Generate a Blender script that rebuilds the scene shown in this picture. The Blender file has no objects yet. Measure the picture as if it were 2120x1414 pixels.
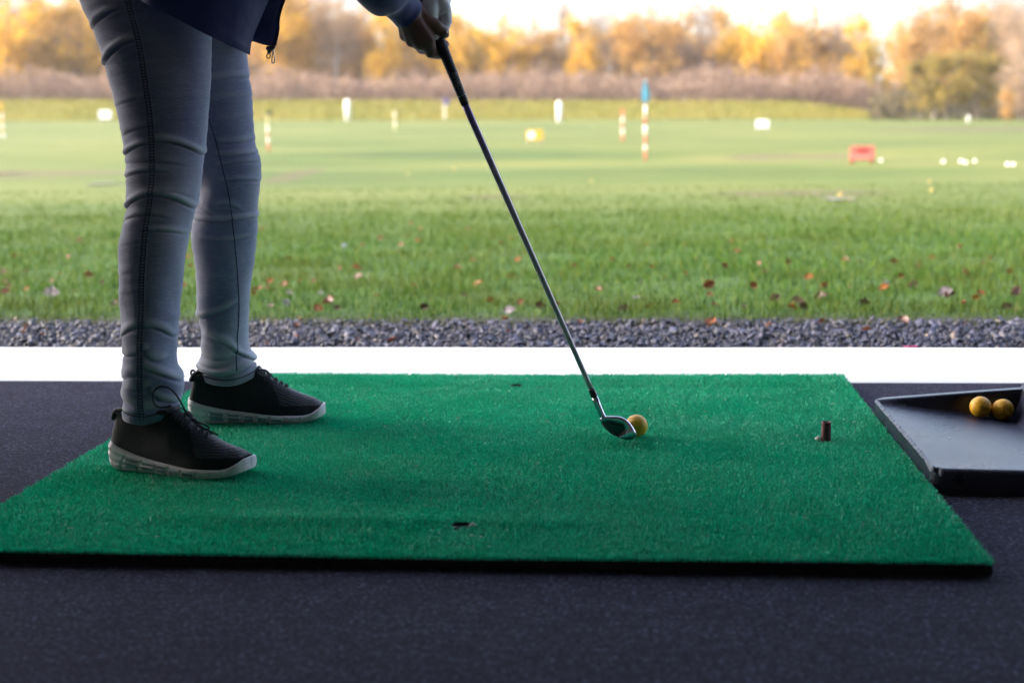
import bpy, bmesh, math, random
import numpy as np
from mathutils import Vector, Matrix
random.seed(7); RNG = np.random.default_rng(7)
scn = bpy.context.scene
COL = scn.collection
PI = math.pi

# ------------------------------------------------------------------ camera
# photograph pixels (2120 x 1414) are turned into points of the place with the fitted camera
CW, CH = 2120.0, 1414.0
CAM = np.array([1.0219, 0.0, 0.6146]); YAW, PITCH, ROLL, FPX = .0858, .1455, -.0124, 3071.6
def _axes():
    cy, sy, cp, sp = math.cos(YAW), math.sin(YAW), math.cos(PITCH), math.sin(PITCH)
    f = np.array([-sy*cp, cy*cp, -sp]); r = np.array([cy, sy, 0.0]); u = np.cross(r, f)
    cr, sr = math.cos(ROLL), math.sin(ROLL)
    return cr*r+sr*u, -sr*r+cr*u, f
RGT, UPV, FWD = _axes()
def ray(px, py): return FWD+(px-CW/2)/FPX*RGT-(py-CH/2)/FPX*UPV
def bp(px, py, Y):                       # the point seen at a pixel, on the upright plane y = Y
    d = ray(px, py); return CAM+Y/d[1]*d
def gz(px, py, z):                       # the point seen at a pixel, at height z
    d = ray(px, py); return CAM+(z-CAM[2])/d[2]*d
def scale_at(p): return float((np.asarray(p)-CAM)@FWD)/FPX     # metres per photo pixel

cam_d = bpy.data.cameras.new('camera'); cam = bpy.data.objects.new('camera', cam_d); COL.objects.link(cam)
cam.matrix_world = Matrix(((RGT[0], UPV[0], -FWD[0], CAM[0]), (RGT[1], UPV[1], -FWD[1], CAM[1]), (RGT[2], UPV[2], -FWD[2], CAM[2]), (0, 0, 0, 1)))
cam_d.sensor_fit = 'HORIZONTAL'; cam_d.sensor_width = 36; cam_d.lens = FPX/CW*36
cam_d.clip_start = .05; cam_d.clip_end = 3000
cam_d.dof.use_dof = True; cam_d.dof.focus_distance = 2.76; cam_d.dof.aperture_fstop = 3.5
scn.camera = cam

# ------------------------------------------------------------------ helpers
ORG = {}
def tag(o, label=None, cat=None, group=None, kind=None):
    if label: o['label'] = label
    if cat: o['category'] = cat
    if group: o['group'] = group
    if kind: o['kind'] = kind
    return o
def empty(name, loc, label=None, cat=None, group=None, rz=0):
    o = bpy.data.objects.new(name, None); COL.objects.link(o); o.location = loc; o.rotation_euler = (0, 0, rz)
    o.empty_display_size = .05
    ORG[o] = np.array(loc, float); return tag(o, label, cat, group)
def mk(name, v, f, mat, parent=None, smooth=True, loc=None, local=False, mats=None, mi=None):
    """one mesh object; v in world coordinates unless local"""
    me = bpy.data.meshes.new(name)
    v = np.asarray(v, float).reshape(-1, 3)
    o0 = np.zeros(3)
    if parent is not None and not local: o0 = ORG.get(parent, np.zeros(3))
    if loc is not None and parent is None and not local: o0 = np.asarray(loc, float)
    vv = v-o0
    if isinstance(f, np.ndarray):
        n = f.shape[1]
        me.vertices.add(len(vv)); me.vertices.foreach_set('co', vv.astype(np.float32).ravel())
        me.loops.add(f.size); me.loops.foreach_set('vertex_index', f.astype(np.int32).ravel())
        me.polygons.add(len(f)); me.polygons.foreach_set('loop_start', np.arange(0, f.size, n, dtype=np.int32))
        me.update(calc_edges=True)
    else:
        me.from_pydata([tuple(x) for x in vv], [], f); me.update()
    if smooth: me.polygons.foreach_set('use_smooth', np.ones(len(me.polygons), dtype=bool))
    if mats:
        for m in mats: me.materials.append(m)
        me.polygons.foreach_set('material_index', np.asarray(mi, dtype=np.int32))
    else: me.materials.append(mat)
    o = bpy.data.objects.new(name, me); COL.objects.link(o)
    if parent is not None:
        o.parent = parent; ORG[o] = o0
    elif loc is not None: o.location = loc; ORG[o] = np.asarray(loc, float)
    else: ORG[o] = np.zeros(3)
    return o
class MB:
    """collects pieces of one mesh"""
    def __init__(s): s.v = []; s.f = []; s.n = 0
    def add(s, v, f):
        v = np.asarray(v, float).reshape(-1, 3); s.v.append(v)
        s.f += [tuple(int(i)+s.n for i in q) for q in f]; s.n += len(v); return s
    def build(s, name, mat, parent=None, **k): return mk(name, np.concatenate(s.v), s.f, mat, parent, **k)
def grid_faces(n, m, wrap=False):
    """n rows of m vertices"""
    i, j = np.meshgrid(np.arange(n-1), np.arange(m if wrap else m-1), indexing='ij')
    j2 = (j+1) % m
    return np.stack([i*m+j, i*m+j2, (i+1)*m+j2, (i+1)*m+j], -1).reshape(-1, 4)
def unit(a): a = np.asarray(a, float); return a/max(np.linalg.norm(a), 1e-12)
def catmull(P, n):
    P = np.asarray(P, float); k = len(P)
    t = np.linspace(0, k-1, n); i = np.clip(t.astype(int), 0, k-2); u = (t-i)[:, None]
    g = lambda j: P[np.clip(j, 0, k-1)]
    p0, p1, p2, p3 = g(i-1), g(i), g(i+1), g(i+2)
    return .5*(2*p1+(p2-p0)*u+(2*p0-5*p1+4*p2-p3)*u*u+(3*p1-p0-3*p2+p3)*u**3)
def smooth_interp(x, xs, ys):
    """C1 interpolation through keys"""
    xs = np.asarray(xs, float); ys = np.asarray(ys, float); x = np.clip(x, xs[0], xs[-1])
    d = np.diff(ys)/np.diff(xs); m = np.concatenate([[d[0]], (d[:-1]+d[1:])/2, [d[-1]]])
    for k in range(len(d)):
        if d[k] == 0: m[k] = m[k+1] = 0
        else:
            if k and d[k-1]*d[k] < 0: m[k] = 0
            m[k] = np.sign(d[k])*min(abs(m[k]), 3*abs(d[k])) if m[k]*d[k] > 0 else 0
            m[k+1] = np.sign(d[k])*min(abs(m[k+1]), 3*abs(d[k])) if m[k+1]*d[k] > 0 else 0
    i = np.clip(np.searchsorted(xs, x)-1, 0, len(d)-1); h = xs[i+1]-xs[i]; t = (x-xs[i])/h
    return ys[i]*(1+2*t)*(1-t)**2+m[i]*h*t*(1-t)**2+ys[i+1]*t*t*(3-2*t)+m[i+1]*h*t*t*(t-1)
def tube(pts, rad, n=10, caps=True, flat=1.0):
    P = np.asarray(pts, float); R = np.broadcast_to(np.asarray(rad, float), (len(P),))
    T = np.gradient(P, axis=0); T /= np.linalg.norm(T, axis=1)[:, None]+1e-12
    a = np.array([0, 0, 1.0]) if abs(T[0][2]) < .9 else np.array([1.0, 0, 0])
    N = unit(a-T[0]*(a@T[0])); th = np.linspace(0, 2*PI, n, endpoint=False); V = []
    for p, t, r in zip(P, T, R):
        N = unit(N-t*(N@t)); B = np.cross(t, N)
        V.append(p+r*(np.cos(th)[:, None]*N*flat+np.sin(th)[:, None]*B))
    F = [tuple(q) for q in grid_faces(len(P), n, True)]
    if caps: F += [tuple(range(n-1, -1, -1)), tuple((len(P)-1)*n+i for i in range(n))]
    return np.concatenate(V), F
def cone(a, b, ra, rb, n=14):
    """round cone: a tapered capsule from a to b"""
    a, b = np.asarray(a, float), np.asarray(b, float); d = b-a; L = np.linalg.norm(d)+1e-9; t = d/L
    s = np.linspace(-PI/2, 0, 5)[1:]; e = np.linspace(0, PI/2, 5)[:-1]
    ks = np.concatenate([ra*np.sin(s), L+rb*np.sin(e)]); rs = np.concatenate([ra*np.cos(s), rb*np.cos(e)])
    x = np.array([0, 0, 1.0]) if abs(t[2]) < .9 else np.array([1.0, 0, 0]); N = unit(x-t*(x@t)); B = np.cross(t, N)
    th = np.linspace(0, 2*PI, n, endpoint=False); ring = np.cos(th)[:, None]*N+np.sin(th)[:, None]*B
    V = np.concatenate([a+t*k+r*ring for k, r in zip(ks, rs)]+[[a-t*ra], [b+t*rb]])
    m = len(ks); F = [tuple(q) for q in grid_faces(m, n, True)]
    F += [((i+1) % n, i, m*n) for i in range(n)]+[((m-1)*n+i, (m-1)*n+(i+1) % n, m*n+1) for i in range(n)]
    return V, F
def remeshed(mb, voxel, smooth=4, sub=0):
    """one continuous skin over overlapping pieces"""
    me = bpy.data.meshes.new('t'); me.from_pydata([tuple(x) for x in np.concatenate(mb.v)], [], mb.f); me.update()
    o = bpy.data.objects.new('t', me); COL.objects.link(o)
    m = o.modifiers.new('r', 'REMESH'); m.mode = 'VOXEL'; m.voxel_size = voxel
    if smooth:
        s = o.modifiers.new('s', 'SMOOTH'); s.factor = .5; s.iterations = smooth
    dg = bpy.context.evaluated_depsgraph_get(); e = o.evaluated_get(dg); em = e.to_mesh()
    v = np.empty(len(em.vertices)*3, np.float32); em.vertices.foreach_get('co', v)
    f = [tuple(p.vertices) for p in em.polygons]; e.to_mesh_clear()
    bpy.data.objects.remove(o); bpy.data.meshes.remove(me)
    return v.reshape(-1, 3).astype(float), f
def box(x0, x1, y0, y1, z0, z1):
    v = [(x0, y0, z0), (x1, y0, z0), (x1, y1, z0), (x0, y1, z0), (x0, y0, z1), (x1, y0, z1), (x1, y1, z1), (x0, y1, z1)]
    return v, [(3, 2, 1, 0), (4, 5, 6, 7), (0, 1, 5, 4), (1, 2, 6, 5), (2, 3, 7, 6), (3, 0, 4, 7)]
def vnoise(P, freq, seed=0):
    """smooth random field from a few sine waves"""
    rg = np.random.default_rng(seed); out = 0
    P = np.asarray(P, float)
    for k in range(6):
        d = rg.normal(size=P.shape[-1]); d /= np.linalg.norm(d)
        out = out+np.sin(P@d*freq*rg.uniform(.6, 1.7)+rg.uniform(0, 6.28))
    return out/3.0
def copy_tree(o, parent=None):
    c = o.copy(); COL.objects.link(c); c.parent = parent
    for ch in list(o.children): copy_tree(ch, c)
    return c

# ------------------------------------------------------------------ materials
class N:
    def __init__(s, name):
        s.m = bpy.data.materials.new(name); s.m.use_nodes = True; s.t = s.m.node_tree; s.t.nodes.clear()
        s.out = s.t.nodes.new('ShaderNodeOutputMaterial'); s._tc = None
    def n(s, typ, **k):
        x = s.t.nodes.new(typ)
        for a, b in k.items(): setattr(x, a, b)
        return x
    def l(s, a, b): s.t.links.new(a, b)
    def co(s, which='Object', scale=(1, 1, 1)):
        if s._tc is None: s._tc = s.n('ShaderNodeTexCoord')
        mp = s.n('ShaderNodeMapping'); mp.inputs['Scale'].default_value = scale; s.l(s._tc.outputs[which], mp.inputs[0]); return mp.outputs[0]
    def noise(s, scale, detail=4, rough=.55, vec=None, dist=0):
        x = s.n('ShaderNodeTexNoise'); x.inputs['Scale'].default_value = scale; x.inputs['Detail'].default_value = detail
        x.inputs['Roughness'].default_value = rough; x.inputs['Distortion'].default_value = dist
        s.l(vec if vec is not None else s.co(), x.inputs['Vector']); return x.outputs['Fac']
    def ramp(s, fac, stops, interp='LINEAR'):
        x = s.n('ShaderNodeValToRGB'); x.color_ramp.interpolation = interp; e = x.color_ramp.elements
        while len(e) < len(stops): e.new(.5)
        for q, (p, c) in zip(e, stops):
            q.position = p; q.color = (*c, 1) if len(c) == 3 else c
        s.l(fac, x.inputs[0]); return x.outputs[0]
    def mix(s, fac, a, b, mode='MIX'):
        x = s.n('ShaderNodeMix', data_type='RGBA', blend_type=mode)
        for i, val in ((0, fac), (6, a), (7, b)):
            if hasattr(val, 'links'): s.l(val, x.inputs[i])
            elif i == 0: x.inputs[0].default_value = val
            else: x.inputs[i].default_value = (*val, 1)
        return x.outputs[2]
    def math(s, op, a, b=None):
        x = s.n('ShaderNodeMath', operation=op)
        for i, val in ((0, a), (1, b)):
            if val is None: continue
            if hasattr(val, 'links'): s.l(val, x.inputs[i])
            else: x.inputs[i].default_value = val
        return x.outputs[0]
    def bump(s, h, strength=.3, dist=.01, prev=None):
        x = s.n('ShaderNodeBump'); x.inputs['Strength'].default_value = strength; x.inputs['Distance'].default_value = dist
        s.l(h, x.inputs['Height'])
        if prev is not None: s.l(prev, x.inputs['Normal'])
        return x.outputs[0]
    def bsdf(s, color, rough=.6, metal=0, spec=.5, normal=None, sheen=0, coat=0, transl=0, emis=None):
        b = s.n('ShaderNodeBsdfPrincipled')
        for k, val in (('Base Color', color), ('Roughness', rough), ('Metallic', metal), ('Specular IOR Level', spec), ('Sheen Weight', sheen), ('Coat Weight', coat)):
            if hasattr(val, 'links'): s.l(val, b.inputs[k])
            elif k == 'Base Color': b.inputs[k].default_value = (*val, 1)
            else: b.inputs[k].default_value = val
        if normal is not None: s.l(normal, b.inputs['Normal'])
        res = b.outputs[0]
        if transl:
            t = s.n('ShaderNodeBsdfTranslucent'); mx = s.n('ShaderNodeMixShader'); mx.inputs[0].default_value = transl
            if hasattr(color, 'links'): s.l(color, t.inputs[0])
            else: t.inputs[0].default_value = (*color, 1)
            s.l(res, mx.inputs[1]); s.l(t.outputs[0], mx.inputs[2]); res = mx.outputs[0]
        s.l(res, s.out.inputs[0]); return s.m
def plain(name, color, rough=.6, metal=0, spec=.5, var=.25, scale=30, bump=0, bscale=200, coat=0, sheen=0, transl=0):
    q = N(name); f = q.noise(scale, 5)
    c = q.ramp(f, [(.3, tuple(x*(1-var) for x in color)), (.7, tuple(min(1, x*(1+var)) for x in color))])
    nm = q.bump(q.noise(bscale, 3), bump, .002) if bump else None
    rr = q.math('ADD', rough-.06, q.math('MULTIPLY', f, .12))
    return q.bsdf(c, rr, metal, spec, nm, sheen, coat, transl)

def m_turf():
    q = N('artificial_turf'); v = q.co()
    f = q.n('ShaderNodeNewGeometry').outputs['Random Per Island']; big = q.noise(3.5, 3, .5, v)
    c = q.ramp(f, [(.0, (.000, .36, .18)), (.5, (.000, .60, .32)), (.93, (.0, .70, .40)), (.975, (.12, .68, .52)), (1, (.4, .78, .74))])  # the few palest fibres put glints into the colour
    c = q.mix(q.math('MULTIPLY', big, .35), c, (.0, .45, .21))
    c = q.mix(q.math('MULTIPLY', q.ramp(q.noise(1.7, 3), [(.48, (0,)*3), (.7, (.8,)*3)]), q.ramp(f, [(.55, (0,)*3), (.6, (.5,)*3)])), c, (.20, .66, .52))  # patches of paler fibres, painted glints on the pile
    sp = q.noise(210, 2, .7, v); c = q.mix(q.ramp(sp, [(.40, (.55,)*3), (.52, (0,)*3)]), c, (.0, .16, .08)); c = q.mix(q.ramp(sp, [(.56, (0,)*3), (.68, (.55,)*3)]), c, (.10, .82, .60)); wn = q.noise(4.5, 5, .6); c = q.mix(q.ramp(wn, [(.36, (.24,)*3), (.58, (0,)*3)]), c, (.0, .27, .115)); w2 = q.noise(1, 4, .6, q.co('Object', (3, 14, 3)))  # fine fibre speckle; its bright end is painted glint
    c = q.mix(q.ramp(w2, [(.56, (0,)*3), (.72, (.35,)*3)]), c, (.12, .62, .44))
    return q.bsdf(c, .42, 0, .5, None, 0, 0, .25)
def m_denim():
    q = N('washed_denim'); v = q.co()
    st = q.noise(1, 3, .6, q.co('Object', (70, 70, 420))); weave = q.noise(1, 2, .5, q.co('Object', (900, 900, 260)))
    fade = q.noise(6, 3, .5, q.co('Object', (1, 1, .7)))
    c = q.ramp(fade, [(.35, (.135, .146, .278)), (.62, (.262, .262, .368))])
    c = q.mix(q.math('MULTIPLY', q.math('SUBTRACT', st, .44), .8), c, (.46, .46, .52))
    c = q.mix(q.math('MULTIPLY', q.math('SUBTRACT', weave, .5), 1.0), c, (.10, .11, .17))
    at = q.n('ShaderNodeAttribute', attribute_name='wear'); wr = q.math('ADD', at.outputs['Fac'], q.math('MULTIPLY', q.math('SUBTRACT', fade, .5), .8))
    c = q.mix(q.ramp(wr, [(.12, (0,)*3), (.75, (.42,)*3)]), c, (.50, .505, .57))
    nm = q.bump(weave, .25, .0006, q.bump(st, .5, .0015))
    return q.bsdf(c, .88, 0, .12, nm, .55)
def m_jacket():
    q = N('navy_jacket_cloth'); w = q.noise(1, 2, .5, q.co('Object', (1100, 1100, 1100))); b = q.noise(9, 3)
    c = q.ramp(w, [(.3, (.022, .029, .135)), (.7, (.048, .058, .22))])
    nm = q.bump(w, .3, .0006, q.bump(b, .5, .012))
    return q.bsdf(c, .72, 0, .3, nm, .4)
def m_knit():
    q = N('black_knit'); vo = q.n('ShaderNodeTexVoronoi'); vo.inputs['Scale'].default_value = 330; q.l(q.co(), vo.inputs['Vector'])
    c = q.ramp(vo.outputs['Distance'], [(.1, (.003, .003, .005)), (.6, (.009, .009, .015))])
    return q.bsdf(c, .75, 0, .3, q.bump(vo.outputs['Distance'], .6, .0012), .2)
def m_mesh():
    q = N('perforated_mesh'); vo = q.n('ShaderNodeTexVoronoi'); vo.inputs['Scale'].default_value = 240; vo.inputs['Randomness'].default_value = .12
    q.l(q.co(), vo.inputs['Vector'])
    c = q.ramp(vo.outputs['Distance'], [(.28, (.002, .002, .004)), (.36, (.030, .028, .044))])
    return q.bsdf(c, .7, 0, .35, q.bump(vo.outputs['Distance'], .8, .002), .3)
def m_carpet():
    q = N('charcoal_needle_carpet'); v = q.co()
    fib = q.noise(1, 4, .7, q.co('Object', (150, 230, 150))); mott = q.noise(1, 5, .75, q.co('Object', (44, 74, 44)))
    big = q.noise(2.2, 3); m2 = q.noise(1, 4, .65, q.co('Object', (9, 14, 9)))
    rib = q.n('ShaderNodeTexWave', wave_type='BANDS', bands_direction='Y'); rib.inputs['Scale'].default_value = 40; rib.inputs['Distortion'].default_value = 1.2
    rib.inputs['Detail'].default_value = 2; rib.inputs['Detail Scale'].default_value = 3; q.l(v, rib.inputs['Vector'])
    c = q.ramp(fib, [(.40, (.009, .008, .016)), (.5, (.042, .039, .070)), (.61, (.18, .17, .265))])
    c = q.mix(q.ramp(mott, [(.43, (.0,)*3), (.60, (.85,)*3)]), c, (.022, .019, .031))
    c = q.mix(q.math('MULTIPLY', rib.outputs['Fac'], .5), c, (.016, .016, .026))
    c = q.mix(q.math('MULTIPLY', big, .25), c, (.05, .05, .06)); c = q.mix(q.ramp(m2, [(.42, (0,)*3), (.62, (.4,)*3)]), c, (.022, .020, .034))
    nm = q.bump(fib, .8, .004, q.bump(rib.outputs['Fac'], .35, .002))
    return q.bsdf(c, .95, 0, .06, nm)
def m_concrete():
    q = N('pale_concrete'); f = q.noise(9, 6); g = q.noise(160, 3)
    c = q.ramp(f, [(.3, (.76, .755, .75)), (.7, (.84, .835, .83))]); c = q.mix(q.ramp(g, [(.64, (0,)*3), (.74, (.5,)*3)]), c, (.34, .33, .34))
    return q.bsdf(c, .6, 0, .5, q.bump(g, .2, .002))
def m_slate():
    q = N('slate_chippings'); g = q.n('ShaderNodeNewGeometry'); f = q.noise(60, 3)
    c = q.ramp(g.outputs['Random Per Island'], [(0, (.006, .006, .014)), (.5, (.018, .018, .042)), (.84, (.046, .047, .098)), (.94, (.10, .10, .17)), (.97, (.09, .07, .08)), (.992, (.24, .19, .14))])
    c = q.mix(q.math('MULTIPLY', f, .4), c, (.04, .04, .06))
    return q.bsdf(c, .5, 0, .5, q.bump(f, .4, .003))
def m_blades():
    q = N('lawn_blades'); g = q.n('ShaderNodeNewGeometry'); p = q.noise(1.1, 4); s2 = q.noise(5, 2)
    c = q.ramp(g.outputs['Random Per Island'], [(0, (.014, .044, .006)), (.45, (.034, .092, .011)), (.8, (.074, .142, .018)), (.97, (.14, .15, .03)), (1, (.16, .13, .06))])
    c = q.mix(q.ramp(p, [(.45, (0,)*3), (.66, (.6,)*3)]), c, (.075, .090, .014))
    sp = q.n('ShaderNodeSeparateXYZ'); q.l(q.co(), sp.inputs[0]); mr = q.n('ShaderNodeMapRange'); mr.inputs[1].default_value = 6.5; mr.inputs[2].default_value = 12.0; q.l(q.math('ADD', sp.outputs[1], q.math('MULTIPLY', q.math('SUBTRACT', q.noise(.6, 3), .5), 4)), mr.inputs[0])
    c = q.mix(q.math('MULTIPLY', mr.outputs[0], .85), c, q.ramp(s2, [(.3, (.042, .084, .012)), (.7, (.092, .122, .020))]))
    return q.bsdf(c, .6, 0, .1, None, 0, 0, .35)
def m_ground():
    q = N('mown_field'); v = q.co()
    sep = q.n('ShaderNodeSeparateXYZ'); q.l(v, sep.inputs[0]); X, Y = sep.outputs[0], sep.outputs[1]
    n1 = q.noise(1, 4, .6, q.co('Object', (.09, .28, .2))); n2 = q.noise(1, 4, .6, q.co('Object', (.5, 1.6, 1))); n3 = q.noise(14, 4, .7)
    near = q.ramp(n3, [(.3, (.020, .045, .008)), (.7, (.048, .095, .014))])
    sl = q.n('ShaderNodeMapRange'); sl.inputs[1].default_value = 4.95; sl.inputs[2].default_value = 4.72; q.l(Y, sl.inputs[0]); near = q.mix(q.math('MULTIPLY', sl.outputs[0], .8), near, (.022, .016, .010))
    far = q.ramp(n1, [(.28, (.036, .056, .010)), (.43, (.068, .086, .016)), (.57, (.112, .116, .026)), (.75, (.150, .136, .040))])
    far = q.mix(q.ramp(n2, [(.5, (0,)*3), (.72, (.5,)*3)]), far, (.050, .095, .020))
    far = q.mix(q.math('MULTIPLY', n3, .35), far, (.05, .09, .02))
    yy = q.math('ADD', Y, q.math('MULTIPLY', q.math('SUBTRACT', q.noise(.35, 3), .5), 6))
    mr = q.n('ShaderNodeMapRange'); mr.inputs[1].default_value = 7.5; mr.inputs[2].default_value = 13; q.l(yy, mr.inputs[0])
    c = q.mix(mr.outputs[0], near, far)
    # rough unmown grass on the bank at the far end
    mb_ = q.n('ShaderNodeMapRange'); mb_.inputs[1].default_value = 106; mb_.inputs[2].default_value = 109; q.l(Y, mb_.inputs[0])
    c = q.mix(mb_.outputs[0], c, q.ramp(n2, [(.3, (.085, .11, .016)), (.6, (.155, .150, .024)), (.8, (.19, .145, .04))]))
    # bare soil: (x, y, rx, ry)
    for (x, y, rx, ry) in SOIL:
        ax = q.math('DIVIDE', q.math('SUBTRACT', X, x), rx); ay = q.math('DIVIDE', q.math('SUBTRACT', Y, y), ry)
        d = q.math('ADD', q.math('ADD', q.math('MULTIPLY', ax, ax), q.math('MULTIPLY', ay, ay)), q.math('MULTIPLY', q.math('SUBTRACT', n2, .5), 1.6))
        k = q.n('ShaderNodeMapRange'); k.inputs[1].default_value = 1.2; k.inputs[2].default_value = .5; q.l(d, k.inputs[0])
        c = q.mix(q.math('MULTIPLY', k.outputs[0], .55), c, (.085, .062, .040))
    return q.bsdf(c, .85, 0, .2, q.bump(n3, .7, .05))
def m_leafy(name, stops, rough=.6, transl=.35, sc=.55):
    q = N(name); g = q.n('ShaderNodeNewGeometry'); oi = q.n('ShaderNodeObjectInfo'); p = q.noise(sc, 3)
    f = q.math('ADD', q.math('MULTIPLY', g.outputs['Random Per Island'], .35), q.math('ADD', q.math('MULTIPLY', p, .75), q.math('MULTIPLY', q.math('SUBTRACT', oi.outputs['Random'], .6), .3)))
    return q.bsdf(q.ramp(f, stops), rough, 0, .25, None, 0, 0, transl)
def m_ball(name, c):
    q = N(name); vo = q.n('ShaderNodeTexVoronoi'); vo.inputs['Scale'].default_value = 230; vo.inputs['Randomness'].default_value = .35; q.l(q.co(), vo.inputs['Vector'])
    g = q.noise(70, 4)
    col = q.mix(q.ramp(g, [(.55, (0,)*3), (.85, (.3,)*3)]), c, tuple(x*.6 for x in c))
    return q.bsdf(col, .38, 0, .5)
def m_tray():
    q = N('black_moulded_rubber'); a = q.noise(330, 3, .6); b = q.noise(900, 2); d = q.noise(7, 3)
    c = q.ramp(d, [(.3, (.007, .007, .024)), (.7, (.014, .014, .044))])
    return q.bsdf(c, q.math('ADD', .17, q.math('MULTIPLY', d, .25)), 0, .42, q.bump(a, .45, .0028, q.bump(b, .5, .0012)))
def m_wood(name, c):
    q = N(name); f = q.noise(1, 4, .6, q.co('Object', (8, 8, 1.2)))
    return q.bsdf(q.ramp(f, [(.3, tuple(x*.6 for x in c)), (.7, tuple(x*1.3 for x in c))]), .9, 0, .2)

# ------------------------------------------------------------------ the lie of the land
def sstep(a, b, x): t = np.clip((x-a)/(b-a), 0, 1); return t*t*(3-2*t)
def tz(x, y):
    x = np.asarray(x, float); y = np.asarray(y, float)
    s = np.clip((y-22)/88, 0, 1.6)**1.35
    z = -.012+(.84-.0108*np.clip(x, -80, 60))*np.minimum(s, 1.0)
    z = z+sstep(107.5, 116, y)*(1.22-.004*np.clip(x, -60, 40))*(1-sstep(11, 23, x))
    z = z+np.clip(y-130, 0, 900)*.004
    u = sstep(9, 20, y)*(1-sstep(85, 104, y))
    z = z+u*.085*(np.sin(y*.62+.35*np.sin(x*.13)+.5)*np.exp(-((y-20)/16)**2)+.6*np.sin(y*.21+x*.07)+.5*np.sin(x*.16-y*.09+1))
    return np.where(y < 4.66, -.055, z)
def hit(px, py):                          # where the sight line of a photo pixel meets the land
    d = ray(px, py); prev = 4.6
    for Y in np.concatenate([np.arange(4.7, 40, .02), np.arange(40, 600, .1)]):
        p = CAM+Y/d[1]*d
        if p[2] <= float(tz(p[0], p[1])): return np.array([p[0], p[1], float(tz(p[0], p[1]))])
    return CAM+130/d[1]*d
SOIL = []
for (px, py, rx, ry) in ((612, 362, .28, 1.6), (1650, 401, .8, .7), (2085, 268, 5.5, 4.5), (90, 360, 1.6, 1.0), (1020, 408, .30, .4), (1590, 325, .8, 1.0), (1720, 325, .6, .8)):
    p = hit(px, py); SOIL.append((float(p[0]), float(p[1]), rx, ry))

# ------------------------------------------------------------------ setting
MT_CARPET, MT_CONC, MT_GROUND = m_carpet(), m_concrete(), m_ground()
ys = np.concatenate([[-60, -20, 4.0, 4.655, 4.665], np.linspace(4.72, 14, 60), 14*np.exp(np.linspace(.01, math.log(900/14), 240))])
us = np.linspace(-1, 1, 181); us = np.sign(us)*(np.abs(us)**1.25)
XX = 1+us[None, :]*(9+np.clip(ys, 0, None)*.9)[:, None]; YY = np.broadcast_to(ys[:, None], XX.shape)
XX = XX+np.where(YY < 4.2, np.sign(us)[None, :]*np.abs(us)[None, :]*60, 0)
ZZ = tz(XX, YY); ZZ = np.where(YY < 4.1, -.16, ZZ)
g = mk('ground', np.stack([XX, YY, ZZ], -1), grid_faces(*XX.shape), MT_GROUND); tag(g, kind='structure')
YF, YC = 3.508, 4.066
mb = MB(); mb.add(*box(-19, 21, -4.2, YF, -.15, 0)); o = mb.build('carpet_floor', MT_CARPET, smooth=False); tag(o, kind='structure')
# concrete walk: top sheet with a slightly worn outer edge
xs = np.linspace(-12, 14, 900); prof = [(YF, -.15), (YF+.0015, -.002), (YF+.006, .0005), (YC-.012, .0005), (YC-.004, -.003), (YC, -.012), (YC+.001, -.15)]
V = np.array([[(x, y+(.0025*math.sin(x*9)+.002*math.sin(x*31+1) if i >= 4 else 0), z+.0006*math.sin(x*5)) for i, (y, z) in enumerate(prof)] for x in xs])
o = mk('concrete_path', V, grid_faces(len(xs), len(prof))[:, ::-1], MT_CONC, smooth=False); tag(o, kind='structure')

# slate chippings in the drain strip
def chips(n, x0, x1, y0, y1):
    c = np.stack([RNG.uniform(x0, x1, n), RNG.uniform(y0, y1, n), -.05+.042*RNG.random(n)**.7], -1)
    L = np.clip(RNG.lognormal(math.log(.0078), .42, n), .005, .028); Wd = L*RNG.uniform(.32, .72, n); T = np.clip(L*RNG.uniform(.10, .26, n), .0014, .005)
    k = 6; th = np.linspace(0, 2*PI, k, endpoint=False)[None]+RNG.uniform(-.35, .35, (n, k)); rr = RNG.uniform(.58, 1.2, (n, k))
    px = np.cos(th)*rr*L[:, None]; py = np.sin(th)*rr*Wd[:, None]
    top = np.stack([px*.9, py*.9, np.broadcast_to(T[:, None], px.shape)], -1); bot = np.stack([px, py, np.broadcast_to(-T[:, None], px.shape)], -1)
    P = np.concatenate([top, bot], 1)
    a = RNG.uniform(0, 2*PI, n); tx = RNG.normal(0, .55, n); ty = RNG.normal(0, .55, n)
    def rot(P, ang, i, j):
        Q = P.copy(); cs, sn = np.cos(ang)[:, None], np.sin(ang)[:, None]; Q[..., i] = P[..., i]*cs-P[..., j]*sn; Q[..., j] = P[..., i]*sn+P[..., j]*cs; return Q
    P = rot(rot(rot(P, tx, 1, 2), ty, 0, 2), a, 0, 1)+c[:, None]
    b = np.arange(n)[:, None]*12
    quads = np.concatenate([np.stack([b[:, 0]+i, b[:, 0]+6+i, b[:, 0]+6+(i+1) % 6, b[:, 0]+(i+1) % 6], -1) for i in range(6)]+[np.stack([b[:, 0], b[:, 0]+1, b[:, 0]+2, b[:, 0]+3], -1), np.stack([b[:, 0], b[:, 0]+3, b[:, 0]+4, b[:, 0]+5], -1)])
    return P.reshape(-1, 3), quads
V, F = chips(42000, -2.4, 3.6, YC+.008, 4.74)
o = mk('slate_gravel', V, F, m_slate(), smooth=False); tag(o, 'dark blue grey slate chippings filling the strip beside the concrete path', 'gravel', kind='stuff')

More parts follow.
